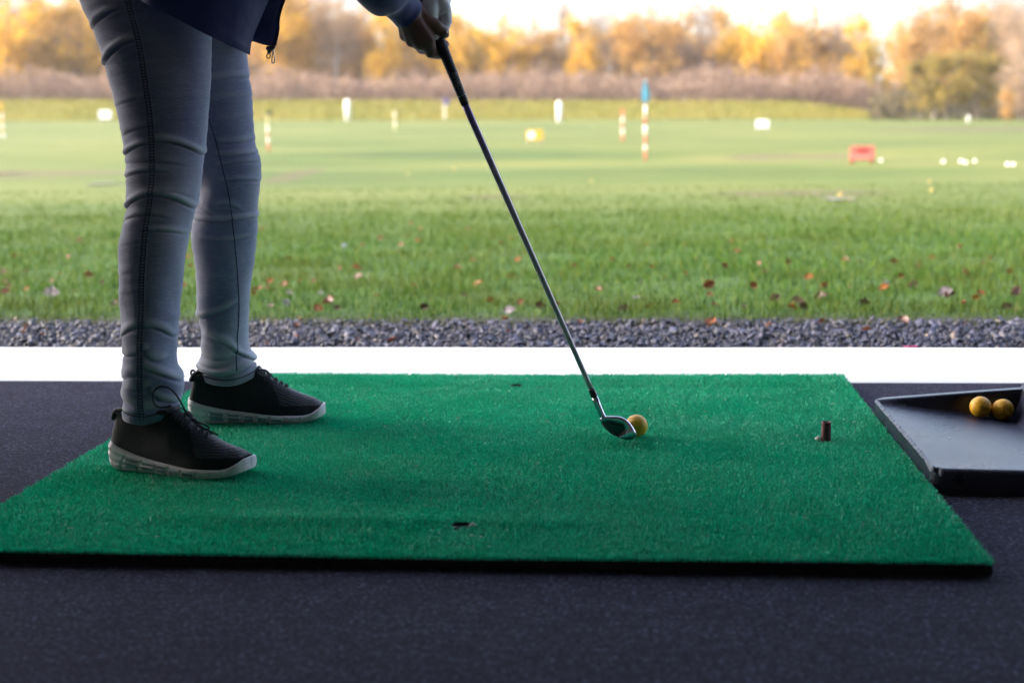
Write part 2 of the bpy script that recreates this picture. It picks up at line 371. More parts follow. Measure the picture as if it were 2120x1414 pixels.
# lawn blades
def blades():
    out = []
    for (y0, y1, dens, ll, wd) in ((4.665, 4.85, 6200, .028, .0024), (4.85, 5.6, 6400, .034, .0026), (5.6, 7.0, 4400, .036, .0031), (7.0, 9.0, 2700, .038, .0040), (9.0, 10.6, 1500, .036, .0050), (10.6, 12.5, 700, .030, .006), (12.5, 19, 220, .025, .008)):
        xa = lambda y: CAM[0]-.0858*y-.40*y-.7; xb = lambda y: CAM[0]-.0858*y+.40*y+.7
        ar = (y1-y0)*((xb(y0)-xa(y0)+xb(y1)-xa(y1))/2); n = int(ar*dens)
        y = RNG.uniform(y0, y1, n); x = xa(y)+RNG.random(n)*(xb(y)-xa(y))
        cl = vnoise(np.stack([x, y*1.3], -1), 3.2, 3); cl2 = vnoise(np.stack([x, y], -1), 9, 5)
        keep = (RNG.random(n) < np.clip(.75+.35*cl2, .15, 1))
        if y0 > 9: keep &= RNG.random(n) < np.clip((19-y)/9.0, 0, 1)**1.3
        if y0 < 4.7: keep &= (y > 4.668+.075*np.abs(vnoise(np.stack([x, x*0], -1), 6, 8))+.03*RNG.random(n))
        x, y, cl = x[keep], y[keep], cl[keep]; n = len(x)
        L = ll*np.clip(RNG.normal(1, .28, n)+.28*cl, .35, 1.8); w = wd*RNG.uniform(.7, 1.3, n)
        az = RNG.uniform(0, 2*PI, n); lean = np.abs(RNG.normal(.40, .35, n)); fz = RNG.uniform(0, 2*PI, n)
        d = np.stack([np.cos(az), np.sin(az), 0*az], -1); s = np.stack([np.cos(fz), np.sin(fz), 0*fz], -1)*(w/2)[:, None]
        b = np.stack([x, y, tz(x, y)-.004], -1)
        up = np.array([0, 0, 1.0])
        m = b+up*(L*.55*np.cos(lean*.5))[:, None]+d*(L*.55*np.sin(lean*.5))[:, None]
        t = m+up*(L*.5*np.cos(lean*1.8))[:, None]+d*(L*.5*np.sin(lean*1.8))[:, None]
        out.append(np.stack([b-s, b+s, m+s*.8, m-s*.8, t], 1))
    P = np.concatenate(out); n = len(P); i = np.arange(n)*5
    tri = np.concatenate([np.stack([i, i+1, i+2], -1), np.stack([i, i+2, i+3], -1), np.stack([i+3, i+2, i+4], -1)])
    return P.reshape(-1, 3), tri
V, F = blades()
o = mk('lawn_grass', V, F, m_blades()); tag(o, 'lush green grass blades along the edge of the slate strip', 'grass', kind='stuff')

# puddles on the range
MT_WATER = N('puddle_water').bsdf((.35, .38, .42), .08, 0, .8)
for px, py, rx, ry in ((0, 360, .42, .45), (213, 382, .28, .45), (1735, 415, .17, .30)):
    p = hit(px, py); th = np.linspace(0, 2*PI, 28, endpoint=False); r = 1+.15*np.sin(3*th+1)+.1*np.sin(5*th)
    x = p[0]+.8*rx*r*np.cos(th); y = p[1]+.55*ry*r*np.sin(th); zz = float(np.mean(tz(x, y)))+.012
    o = mk('puddle', np.stack([x, y, 0*x+zz], -1), [tuple(range(28))], MT_WATER, smooth=False); tag(o, kind='structure')

# the shelter over the hitting bay (above and behind the camera)
MT_ROOF = plain('painted_roof_sheet', (.48, .46, .48), .6, var=.15, scale=4)
MT_WALL = plain('rendered_wall', (.74, .70, .70), .8, var=.12, scale=5, bump=.2)
root = empty('bay_roof', (1, 0, 2.62), 'flat sheet roof sheltering the hitting bay overhead', 'roof')
mb = MB(); n = 300; xs = np.linspace(-19, 21, n)
for i in range(n-1):
    z = .02*(i % 2); mb.add(*box(xs[i], xs[i+1], -4.2, 3.75, 2.62+z, 2.65+z))
mb.build('roof_sheet', MT_ROOF, root, smooth=False)
mb = MB(); mb.add(*box(-19, 21, 3.6, 3.70, 2.42, 2.615)); mb.build('front_beam', MT_ROOF, root, smooth=False)
mb = MB(); mb.add(*box(-19, 21, -4.2, -4.05, 0.004, 2.615)); o = mb.build('back_wall', MT_WALL, smooth=False); tag(o, 'pale rendered wall closing the back of the hitting bay', 'wall')

for x0, x1, lab in ((-4.62, -4.5, 'added rendered wall cutting side glow on the left, out of the photo'), (7.0, 7.12, 'added rendered wall cutting side glow on the right, out of the photo')):  # unseen end walls, added to cut light entering from the sides
    mb = MB(); mb.add(*box(x0, x1, -4.04, 3.45, .004, 2.41)); o = mb.build('added_side_wall', MT_WALL, smooth=False); tag(o, lab, 'wall')

mbg = MB()
for k in range(60):
    gx_, gy_ = RNG.uniform(-1.2, 2.6), YF+.02+(YC-YF-.04)*RNG.random()**1.0; s_ = RNG.uniform(.0006, .0018); v_, f_ = box(-s_, s_, -s_*.7, s_*.7, -.001, s_*.9); a_ = RNG.uniform(0, 6.28)
    v_ = np.array(v_)*RNG.uniform(.7, 1.2, (8, 3)); v_ = np.stack([v_[:, 0]*math.cos(a_)-v_[:, 1]*math.sin(a_)+gx_, v_[:, 0]*math.sin(a_)+v_[:, 1]*math.cos(a_)+gy_, v_[:, 2]+.0012], -1); mbg.add(v_, f_)
o = mbg.build('grit', plain('dark_grit', (.20, .19, .18), .8), smooth=False); tag(o, 'scattered specks of grit on the pale concrete path', 'grit', kind='stuff')
# ------------------------------------------------------------------ golf mat
MX, MY0, ML = 1.5, 1.989, 1.5
def mw(x, y):                             # the mat does not lie quite flat
    w = .0012*np.sin(x*5+1)*np.sin(y*4)+.004*np.exp(-((y-2.175)/.035)**2)*np.exp(-((x-.62)/.5)**2)-.003*np.exp(-((y-2.30)/.09)**2)*np.exp(-((x-.72)/.35)**2)
    return w+.003*sstep(3.30, 3.38, y)-.002*np.exp(-((y-3.335)/.03)**2)
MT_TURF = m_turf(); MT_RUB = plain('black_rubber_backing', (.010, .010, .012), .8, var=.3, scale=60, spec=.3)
root = empty('golf_mat', (0, MY0, 0), 'green artificial turf golf mat with a black rubber edge lying on charcoal carpet', 'golf mat')
gx = np.linspace(0, MX, 121); gy = np.linspace(MY0, MY0+ML, 121); GX, GY = np.meshgrid(gx, gy)
top = np.stack([GX, GY, .0148+mw(GX, GY)], -1).reshape(-1, 3)
mb = MB(); mb.add(top, grid_faces(121, 121))
per = [(i, 0) for i in range(121)]+[(120, j) for j in range(1, 121)]+[(i, 120) for i in range(119, -1, -1)]+[(0, j) for j in range(119, 0, -1)]
up = np.array([[gx[i], gy[j], .0143+mw(gx[i], gy[j])] for i, j in per]); dn = up.copy(); dn[:, 2] = .002
mb.add(np.concatenate([dn, up]), [(k, (k+1) % len(per), len(per)+(k+1) % len(per), len(per)+k) for k in range(len(per))])
mb.build('rubber_base', MT_RUB, root)
HOLES = [(*gz(955, 1087, .020)[:2], .0165), (*gz(1068, 797, .020)[:2], .015), (*gz(1710, 911, .020)[:2], .0135)]
n = 620000
x = RNG.uniform(0.0005, MX-.0005, n); y = RNG.uniform(MY0+.0005, MY0+ML-.0005, n)
keep = np.ones(n, bool)
for hx, hy, hr in HOLES: keep &= ((x-hx)**2+(y-hy)**2) > hr**2
x, y = x[keep], y[keep]; n = len(x); Pxy = np.stack([x, y], -1)
clump = vnoise(Pxy, 190, 11); dirn = vnoise(Pxy, 22, 12)*2+RNG.normal(0, 1.3, n)
worn = np.exp(-((x-.74)/.24)**2-((y-2.36)/.085)**2)+.8*np.exp(-((x-1.0)/.15)**2-((y-2.70)/.07)**2)
h = (.0068+.0012*clump*.7+RNG.normal(0, .0010, n))*(1-.45*worn*(.5+.5*np.sin((x*.96+y*.28)*2*PI/.0105))-.06*worn)
edge = np.minimum(np.minimum(x, MX-x), np.minimum(y-MY0, MY0+ML-y)); h = np.clip(h, .003, .013)
lean = np.abs(RNG.normal(.45, .28, n)); out = np.where(edge < .012, 1.0, 0.)
dx = np.cos(dirn)*lean; dy = np.sin(dirn)*lean
dx = dx+out*np.where(x < .012, -.25, np.where(x > MX-.012, .25, 0)); dy = dy+out*np.where(y-MY0 < .012, -.25, np.where(y > MY0+ML-.012, .25, 0))
fz = RNG.uniform(0, PI, n); w = RNG.uniform(.0006, .0011, n); s = np.stack([np.cos(fz)*w, np.sin(fz)*w, 0*w], -1)
b = np.stack([x, y, .0150+mw(x, y)], -1); t = b+np.stack([dx*h, dy*h, h*np.sqrt(np.clip(1-.5*lean**2, .2, 1))], -1)
P = np.stack([b-s, b+s, t+s*.35, t-s*.35], 1)
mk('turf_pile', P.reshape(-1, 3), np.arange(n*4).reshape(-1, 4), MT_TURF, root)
MT_HOLE = plain('hole_black', (.004, .004, .005), .9, var=.2)  # near-black discs paint the dark inside of the holes
for hx, hy, hr in HOLES:
    th = np.linspace(0, 2*PI, 28, endpoint=False); r3 = lambda r, z: np.stack([hx+r*np.cos(th), hy+r*np.sin(th), 0*th+z+float(mw(hx, hy))], -1)
    V = np.concatenate([r3(hr, .0190), r3(hr*.86, .0195), r3(hr*.80, .0165), r3(hr*.78, .0158)])
    mk('tee_hole', V, [tuple(q) for q in grid_faces(4, 28, True)]+[tuple(range(84, 112))], MT_HOLE, root)
# broken bit of an old white tee left in the near hole, and a grey flap at the far one
MT_BIT = plain('old_white_rubber', (.55, .55, .54), .7)
p = gz(977, 1086, .022); V, F = tube([p+[-.004, 0, -.004], p+[.002, .001, .001], p+[.006, 0, -.001]], [.0028, .0036, .002], 8); mk('tee_scrap', V, F, MT_BIT, root)
mb = MB()
for k in range(70):                       # pale loose fibres pulled out of the pile
    qx, qy = RNG.uniform(.05, 1.45), RNG.uniform(2.02, 3.46); a = RNG.uniform(0, 6.28); L = RNG.uniform(.004, .013)
    q0 = np.array([qx, qy, .0225+mw(qx, qy)]); d = np.array([math.cos(a), math.sin(a), .1])
    mb.add(*tube([q0, q0+d*L*.5+[0, 0, .0016], q0+d*L], [.0005, .0006, .0003], 5))
tag(mb.build('loose_fibres', plain('pale_fibre', (.42, .46, .40), .6), root), kind='stuff')

# ------------------------------------------------------------------ balls, tee, tray
def ball_mesh(r):
    bm = bmesh.new(); bmesh.ops.create_icosphere(bm, subdivisions=6, radius=1)
    v = np.array([q.co[:] for q in bm.verts]); f = [tuple(z.index for z in q.verts) for q in bm.faces]; bm.free()
    k = np.arange(300)+.5; ph = np.arccos(1-2*k/300); th = PI*(1+5**.5)*k; D = np.stack([np.cos(th)*np.sin(ph), np.sin(th)*np.sin(ph), np.cos(ph)], -1)
    m = np.arccos(np.clip(v@D.T, -1, 1)).min(1); v = v/np.linalg.norm(v, axis=1)[:, None]
    return v*(r*(1-.034*np.clip(1-(m/.092)**2, 0, 1)))[:, None], f
BV, BF = ball_mesh(.02135)
MT_YB = m_ball('yellow_range_ball', (.88, .46, .016)); MT_WB = m_ball('white_range_ball', (.78, .78, .76))
mk_ball = {}
def ball(c, label, white=False, group=None, rot=0.0):
    key = white
    if key not in mk_ball:
        o = mk('golf_ball', BV, BF, MT_WB if white else MT_YB, local=True); mk_ball[key] = o
    else: o = mk_ball[key].copy(); COL.objects.link(o)
    for k in ('group',):
        if k in o: del o[k]
    o.location = tuple(c); o.rotation_euler = (rot, rot*1.7, rot*.6); return tag(o, label, 'golf ball', group)
c = gz(1318, 905, .020); ball((c[0], c[1]+.003, .0205+.02135), 'yellow dimpled golf ball on the green mat touching the iron club head', rot=.4)
MT_TEE = plain('maroon_rubber', (.115, .012, .022), .5, var=.15, scale=80)
tc = np.array([HOLES[2][0], HOLES[2][1], .012])
th = np.linspace(0, 2*PI, 32, endpoint=False); rings = [(.0098, 0), (.0094, .004), (.0088, .042), (.0086, .0432), (.0072, .0432), (.0070, .041), (.0068, .012)]
V = np.concatenate([np.stack([tc[0]+r*np.cos(th), tc[1]+r*np.sin(th), 0*th+tc[2]+z], -1) for r, z in rings])
o = mk('rubber_tee', V, [tuple(q) for q in grid_faces(len(rings), 32, True)]+[tuple(range(6*32, 7*32))], MT_TEE, loc=tc)
tag(o, 'short hollow maroon rubber tee standing in the green mat', 'golf tee')
o = mk('tee_flap', *tube([tc+[-.019, .004, .0095], tc+[-.014, .0, .0125], tc+[-.0095, -.004, .0095]], [.002, .0045, .002], 8), MT_BIT); tag(o, 'small pale rubber scrap beside the maroon tee', 'rubber scrap')

MT_TRAY = m_tray()
tx0, tx1, ty0, ty1 = 1.505, 1.845, 2.442, 3.07
root = empty('ball_tray', (tx0, ty0, 0), 'black moulded rubber ball tray with a sloping glossy floor beside the mat', 'tray')
def tray_z(x, y):
    fl = .0405-.030*(x-tx0)/(.3)*sstep(2.5, 2.95, y)-.004*np.clip((x-tx0)/.3, 0, 1)
    rim_far = .0470+.075*np.clip(x-tx0, 0, .3); rim_near = fl+.0015; rim_r = .0475+.038*np.clip((y-ty0)/.59, 0, 1)
    kf = sstep(ty1-.040, ty1-.024, y); kr = sstep(tx1-.075, tx1-.030, x); kn = 1-sstep(ty0+.012, ty0+.060, y); kl = 1-sstep(tx0+.004, tx0+.013, x)
    z = fl*(1-kl)+(.0465)*kl
    z = np.maximum(z, fl*(1-kn)+rim_near*kn); z = np.maximum(z, fl*(1-kf)+rim_far*kf); z = np.maximum(z, fl*(1-kr)+rim_r*kr)
    return z+.0009*vnoise(np.stack([x, y], -1), 9, 21)+.0012*vnoise(np.stack([x, y], -1), 260, 22)*kl*sstep(ty0+.05, ty0+.09, y)*(1-sstep(ty1-.05, ty1-.02, y))
def inset(x, y):                          # rounded plan corners and a rolled outer edge
    ex = np.minimum(x-tx0, tx1-x); ey = np.minimum(y-ty0, ty1-y); R = .022
    d = np.where((ex < R) & (ey < R), R-np.hypot(R-ex, R-ey), np.minimum(ex, ey)); return d
nx, ny = 140, 220
a = np.linspace(0, 1, nx); a = a-.06*np.sin(2*PI*a)/1.2; bq = np.linspace(0, 1, ny); bq = bq-.06*np.sin(2*PI*bq)/1.2
TX, TY = np.meshgrid(tx0+a*(tx1-tx0), ty0+bq*(ty1-ty0)); TZ = tray_z(TX, TY); D = inset(TX, TY)
_b = sstep(ty0+.015, ty0+.075, TY); TZ = TZ-.012*np.clip(1-D/.012, 0, 1)**2.2*(1-_b)-.004*np.clip(1-D/.006, 0, 1)**2*_b
def pull(x, y):                           # bring the square corners in to the rounding
    cx = np.clip(x, tx0+.022, tx1-.022); cy = np.clip(y, ty0+.022, ty1-.022); vx, vy = x-cx, y-cy; m = np.maximum(np.abs(vx), np.abs(vy)); h = np.hypot(vx, vy)+1e-9
    return cx+vx*m/h, cy+vy*m/h
PX, PY = pull(TX, TY)
mb = MB(); mb.add(np.stack([PX, PY, TZ], -1), grid_faces(ny, nx))
per = [(i, 0) for i in range(nx)]+[(nx-1, j) for j in range(1, ny)]+[(i, ny-1) for i in range(nx-2, -1, -1)]+[(0, j) for j in range(ny-2, 0, -1)]
upv = np.array([[PX[j, i], PY[j, i], TZ[j, i]] for i, j in per]); cc = upv.mean(0); dnv = upv.copy(); dnv[:, 2] = .001
dnv[:, 0] = np.where(dnv[:, 0] < tx0+.05, dnv[:, 0]+.002, dnv[:, 0]); m_ = len(per)
mb.add(np.concatenate([dnv, upv]), [(k, (k+1) % m_, m_+(k+1) % m_, m_+k) for k in range(m_)])
mb.build('tray_shell', MT_TRAY, root)
def rest(px, py, Y):
    p = bp(px, py, Y); return p
for px, lab, rr, dx in ((2030, 'yellow golf ball in the black tray, its dimpled side catching light, left of the pair', .9, 0), (2076.5, 'yellow golf ball in the black tray, right of the pair near the corner', 2.1, 0)):
    Y = ty1-.040-.0195 if px < 2050 else ty1-.040-.020
    p = bp(px, 839 if px < 2050 else 842, Y); z = float(tray_z(np.array([p[0]]), np.array([p[1]]))[0])
    ball((p[0], p[1], z+.0210), lab, group='yellow balls in the tray', rot=rr)
# small bright pink tee lying at the outer edge of the concrete
p = gz(1884, 718, .004); V, F = tube([p+[-.018, 0, .001], p+[.010, 0, .001], p+[.015, .001, .0015], p+[.018, .001, .002]], [.0014, .0018, .0032, .0036], 10)
o = mk('pink_tee', V, F, plain('hot_pink_plastic', (.42, .03, .16), .4)); tag(o, 'small hot pink golf tee lying at the edge of the concrete path', 'golf tee')

# ------------------------------------------------------------------ golf club
GY = 2.735
def cp(px, py, dy=0.): return bp(px, py, GY+dy)
MT_GRIP = N('rubber_grip'); _q = MT_GRIP; _v = _q.n('ShaderNodeTexVoronoi'); _v.inputs['Scale'].default_value = 420; _q.l(_q.co(), _v.inputs['Vector'])
MT_GRIP = _q.bsdf((.012, .013, .022), .55, 0, .4, _q.bump(_v.outputs['Distance'], .6, .0015))
_q = N('purple_steel_shaft'); _s = _q.n('ShaderNodeSeparateXYZ'); _q.l(_q.co(), _s.inputs[0])
_mr = _q.n('ShaderNodeMapRange'); _mr.inputs[1].default_value = .34; _mr.inputs[2].default_value = .62; _q.l(_s.outputs[2], _mr.inputs[0])
MT_SHAFT = _q.bsdf(_q.ramp(_mr.outputs[0], [(0, (.42, .38, .41)), (.5, (.33, .29, .38)), (1, (.17, .085, .34))]), .32, .35, .5)
MT_CHROME = plain('chromed_iron', (.42, .42, .46), .17, 1.0, var=.06, scale=20); MT_CAV = plain('dark_cavity', (.012, .010, .018), .35, var=.3, coat=.2); MT_FER = plain('black_ferrule', (.008, .008, .01), .25)
ROOT_CLUB = empty('golf_club', cp(1275, 890), 'iron golf club with a black grip and purple grey steel shaft held in both hands', 'golf club')
butt = cp(874, -5, .004); gend = cp(963.5, 218.5); ferr = cp(1223.5, 804)
t = np.linspace(0, 1, 30)[:, None]
V, F = tube(butt+(gend-butt)*t, np.concatenate([[.011], np.linspace(.0128, .0078, 27), [.0077, .0070]]), 20)
grip = mk('grip', V, F, MT_GRIP, ROOT_CLUB)
V, F = tube(gend+(ferr-gend)*t*1.01-(ferr-gend)*.005, np.linspace(.0066, .0049, 30), 18); mk('shaft', V, F, MT_SHAFT, ROOT_CLUB)
f2 = cp(1230.3, 820.5); hend = cp(1249.5, 866)
V, F = tube([ferr, ferr+(f2-ferr)*.15, ferr+(f2-ferr)*.9, f2], [.0050, .0060, .0068, .0067], 18); mk('ferrule', V, F, MT_FER, ROOT_CLUB)
# lettering on the grip, wrapped on its surface
axis = unit(gend-butt); mid = cp(948.5, 173); fr = float((mid-butt)@axis/np.linalg.norm(gend-butt)); c0 = butt+(gend-butt)*fr
view = unit(CAM-c0); nrm = unit(view-axis*(view@axis)); sd = np.cross(axis, nrm); sd = sd if sd@RGT > 0 else -sd
cu = bpy.data.curves.new('t', 'FONT'); cu.body = 'BENROSS'; cu.size = .0125; cu.align_x = 'CENTER'; cu.align_y = 'CENTER'; cu.shear = .25; cu.space_character = 1.02
to = bpy.data.objects.new('t', cu); COL.objects.link(to); dg = bpy.context.evaluated_depsgraph_get(); em = to.evaluated_get(dg).to_mesh()
bm = bmesh.new(); bm.from_mesh(em); bmesh.ops.triangulate(bm, faces=bm.faces[:]); bmesh.ops.subdivide_edges(bm, edges=[e for e in bm.edges if e.calc_length() > .002], cuts=1)
tv = np.array([q.co[:] for q in bm.verts]); tf = [tuple(z.index for z in q.verts) for q in bm.faces]; bm.free(); to.evaluated_get(dg).to_mesh_clear(); bpy.data.objects.remove(to)
tv[:, 0] *= .043/max(1e-6, np.ptp(tv[:, 0])); rg = .0128+(.0078-.0128)*fr
ang = (tv[:, 1]+.0022)/rg
tw = c0+axis*tv[:, :1]+sd*((rg+.00035)*np.sin(ang))[:, None]+nrm*((rg+.00035)*np.cos(ang))[:, None]
mk('grip_lettering', tw, tf, plain('grey_print', (.34, .34, .38), .5), grip, local=False)
for k in range(2):
    q0 = cp(954.5+3*k, 200+7*k); s0 = float((q0-butt)@axis); V, F = tube([butt+axis*(s0-.0006), butt+axis*(s0+.0006)], .0128-.005*s0/np.linalg.norm(gend-butt)+.0003, 24); mk('grip_ring', V, F, bpy.data.materials['grey_print'] if k == 0 else MT_FER, grip)
# head: back of the iron with its cavity
outer = [(1242, 865), (1247, 862), (1254, 861.3), (1266, 861), (1279, 861.2), (1287, 863), (1295, 867), (1301, 872), (1307, 878.5), (1312, 886), (1316, 893), (1318.6, 899), (1316.5, 904), (1312, 908), (1306, 910.6), (1298, 911.6), (1291, 910.5), (1284, 907.5), (1274, 903), (1264, 897.5), (1256, 891), (1249, 884.5), (1245, 878), (1242.5, 871)]
inner = [(1246, 874), (1248, 871.5), (1254, 870), (1266, 871), (1277, 873.8), (1283, 875.4), (1288, 877), (1291, 878.2), (1292.6, 881), (1294, 885), (1294.6, 888.4), (1292, 891), (1288.5, 894), (1285, 897), (1281.5, 900), (1278.5, 902.5), (1275, 900.8), (1271, 898.5), (1265, 895), (1259, 890.5), (1254.5, 886), (1250.5, 881.5), (1248, 878.5), (1246.5, 876)]
outer = np.array(outer); inner = np.array(inner); oc = outer.mean(0)
lp = lambda pts, dy, k=1.0: np.array([cp(*(oc+(p-oc)*k), dy) for p in pts])
up_t = np.array([(866-p[1])/50 for p in outer])
loops = [lp(outer, .013, .95), lp(outer, .012, 1.0), lp(outer, .002, 1.0), lp(outer, -.004, .975), lp(outer*.72+inner*.28, -.0068), lp(outer*.12+inner*.88, -.0070), lp(inner, -.0052)]
nO = len(outer); V = np.concatenate(loops); F = [tuple(q) for q in grid_faces(len(loops), nO, True)]+[tuple(range(nO))]
head = mk('club_head', V, F, MT_CHROME, ROOT_CLUB)
V = np.concatenate([lp(inner, -.0053), lp(inner, -.0012, .97)]); mk('cavity', V, [tuple(q) for q in grid_faces(2, nO, True)]+[tuple(range(nO, 2*nO))], MT_CAV, head, smooth=False)
V, F = tube([cp(1262, 876, -.0018), cp(1274, 878.6, -.0018), cp(1287, 881.5, -.0018)], .0010, 8); mk('cavity_bar', V, F, MT_FER, head)
V, F = tube([f2, f2+(hend-f2)*.3, f2+(hend-f2)*.7, hend, cp(1253.5, 871, .001)], [.0061, .0060, .0055, .0058, .0075], 18); mk('hosel', V, F, MT_CHROME, ROOT_CLUB)

# ------------------------------------------------------------------ the golfer
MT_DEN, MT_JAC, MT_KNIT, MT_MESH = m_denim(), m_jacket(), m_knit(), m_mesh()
MT_SKIN = plain('dark_brown_skin', (.17, .080, .058), .5, var=.18, scale=40, bump=.15, bscale=300); MT_GLOVE = plain('white_golf_glove', (.80, .80, .82), .6, var=.1, scale=60, bump=.25, bscale=500)
MT_THREAD = plain('dark_stitching', (.012, .014, .03), .8); MT_HAIR = plain('dark_hair', (.012, .010, .009), .5)
PER = empty('person', (.24, 2.72, .02), 'golfer in grey skinny jeans, navy jacket and black trainers gripping the iron', 'person')
HRZ = unit(np.array([RGT[0], RGT[1], 0])); FWH = np.array([-HRZ[1], HRZ[0], 0])
def bpv(px, py, Y):
    px, py, Y = np.broadcast_arrays(np.asarray(px, float), np.asarray(py, float), np.asarray(Y, float))
    d = FWD+((px-CW/2)/FPX)[..., None]*RGT-((py-CH/2)/FPX)[..., None]*UPV
    return CAM+(Y/d[..., 1])[..., None]*d
class Leg:
    def __init__(s, L, R, D, r0, rend, folds, creases, hemw):
        s.L, s.R, s.D, s.r0, s.rend, s.folds, s.creases, s.hemw = np.array(L, float), np.array(R, float), np.array(D, float), r0, rend, folds, creases, hemw
    def S(s, row, th, off=0.0):
        row, th = np.broadcast_arrays(np.asarray(row, float), np.asarray(th, float)); sh = row.shape; row = row.ravel(); th = th.ravel()
        xl = smooth_interp(row, s.L[:, 0], s.L[:, 1]); xr = smooth_interp(row, s.R[:, 0], s.R[:, 1])
        Y = smooth_interp(row, s.D[:, 0], s.D[:, 1]); ry = smooth_interp(row, s.D[:, 0], s.D[:, 2])
        c = bpv((xl+xr)/2, row, Y); sc = ((c-CAM)@FWD)/FPX; rx = (xr-xl)/2*sc; u, v = np.cos(th), np.sin(th)
        d = np.zeros_like(row)
        for (u0, q0, u1, q1, cur, amp, w) in s.folds:
            tt = (u-u0)/(u1-u0); line = q0+(q1-q0)*tt+cur*4*tt*(1-tt); k = (row-line)/w
            win = sstep(-.25, .08, tt)*(1-sstep(.80, 1.2, tt))*(.8-.2*v)
            d = d+np.where(row > 640, 1.45, 1.1)*amp*win*(.8*np.exp(-((k+.1)/1.2)**2)-1.15*np.exp(-((k-1.05)/.33)**2))
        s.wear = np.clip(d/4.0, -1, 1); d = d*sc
        P3 = np.stack([c[:, 0], c[:, 1], c[:, 2]], -1)
        d = d+.0019*vnoise(P3*np.array([1, 1, 1.5])+np.stack([u*.06, v*.06, 0*u], -1), 55, s.creases)*sstep(200, 800, row)+.0006*vnoise(np.stack([u*.05, v*.05, P3[:, 2]*2.6], -1), 90, s.creases+1)
        e = s.rend(u, v)-row; d = d+np.where(e < s.hemw, .0011, 0)-.0012*np.exp(-((e-s.hemw)/1.6)**2)
        p = c+HRZ*(u*(rx+d+off))[:, None]+FWH*(v*(ry+d+off))[:, None]
        return p.reshape(sh+(3,))
    def mesh(s, mb, nt=420, na=112):
        th = np.linspace(0, 2*PI, na, endpoint=False); t = np.linspace(0, 1, nt)[:, None]
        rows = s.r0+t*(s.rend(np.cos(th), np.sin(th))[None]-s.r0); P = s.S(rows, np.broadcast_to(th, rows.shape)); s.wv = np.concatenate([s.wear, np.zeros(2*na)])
        last = P[-1]; c = last.mean(0); P = np.concatenate([P, (c+(last-c)*.955)[None], (c+(last-c)*.93+[0, 0, .02])[None]])
        mb.add(P, grid_faces(len(P), na, True))
    def th_at(s, px, row):
        xl = smooth_interp(np.array([row]), s.L[:, 0], s.L[:, 1])[0]; xr = smooth_interp(np.array([row]), s.R[:, 0], s.R[:, 1])[0]
        return -math.acos(np.clip((px-(xl+xr)/2)/((xr-xl)/2), -.99, .99))
NEAR = Leg([(-200, 95), (-100, 128), (0, 166), (28, 178), (51, 191), (90, 205), (127, 217), (139, 219), (192, 235), (255, 249), (306, 259), (323, 262), (359, 262.5), (397, 263), (422, 262.5), (430, 263), (465, 255), (507, 248.5), (550, 247), (606, 249), (663, 252), (690, 252), (720, 257), (754, 256), (812, 257), (832, 260), (845, 257), (885, 258)],
           [(-200, 462), (-100, 452), (0, 442), (74, 438), (141, 436), (212, 433), (283, 427), (314, 424), (340, 420), (396, 413), (424, 408), (445, 400.5), (479, 393), (507, 388), (550, 381), (601, 375), (635, 371), (652, 371.5), (674, 367.5), (720, 366), (742, 364), (759, 366), (776, 375), (799, 380), (815, 377), (835, 371), (885, 366)],
           [(-200, 2.70, .095), (0, 2.635, .088), (200, 2.595, .080), (350, 2.565, .070), (500, 2.545, .066), (650, 2.53, .058), (800, 2.512, .058), (885, 2.512, .050)],
           -200, lambda u, v: 862+0*u-9*u*(u > 0)-4*u*(u < 0)*-1+(-v)*6,
           [(-1.0, 58, -.35, 22, -3, 5, 7), (-1.02, 134, -.2, 84, -6, 7, 7.5), (-.9, 213, 0, 198, -3, 2, 8), (-1.02, 318, -.25, 293, -3, 5, 6), (0, 286, 1.02, 317, -9, 6, 7), (-1.02, 364, .2, 349, -7, 4, 6), (-.8, 272, .0, 257, -3, 2.0, 7), (-1.02, 428, 1.02, 428, -32, 6, 7), (-.9, 447, .4, 440, -9, 2.5, 8), (-.05, 469, 1.0, 480, -4, 3.4, 5.5), (-.9, 500, .1, 487, -3, 1.2, 9), (-1, 330, .6, 333, -6, 1.6, 9), (0, 392, .9, 402, -8, 1.8, 7),
            (-1.02, 690, -.2, 663, -4, 3.2, 9), (.05, 662, 1.02, 690, -9, 3.6, 9), (-1.02, 722, .2, 705, 5, 3.2, 9), (.1, 715, .8, 728, 8, 2.6, 10), (.1, 745, 1.0, 778, -4, 3.6, 11), (-1.0, 772, .0, 758, -5, 2.6, 11), (-.9, 812, .5, 826, 8, 3.8, 10), (.2, 800, 1.0, 822, 4, 3.4, 8), (-1, 836, -.1, 838, 3, 2.5, 6), (-.6, 790, .2, 780, 4, 2.5, 9), (-1, 560, -.1, 548, -2, .9, 9), (-1, 600, 0, 590, -2, .9, 9)], 31, 17)
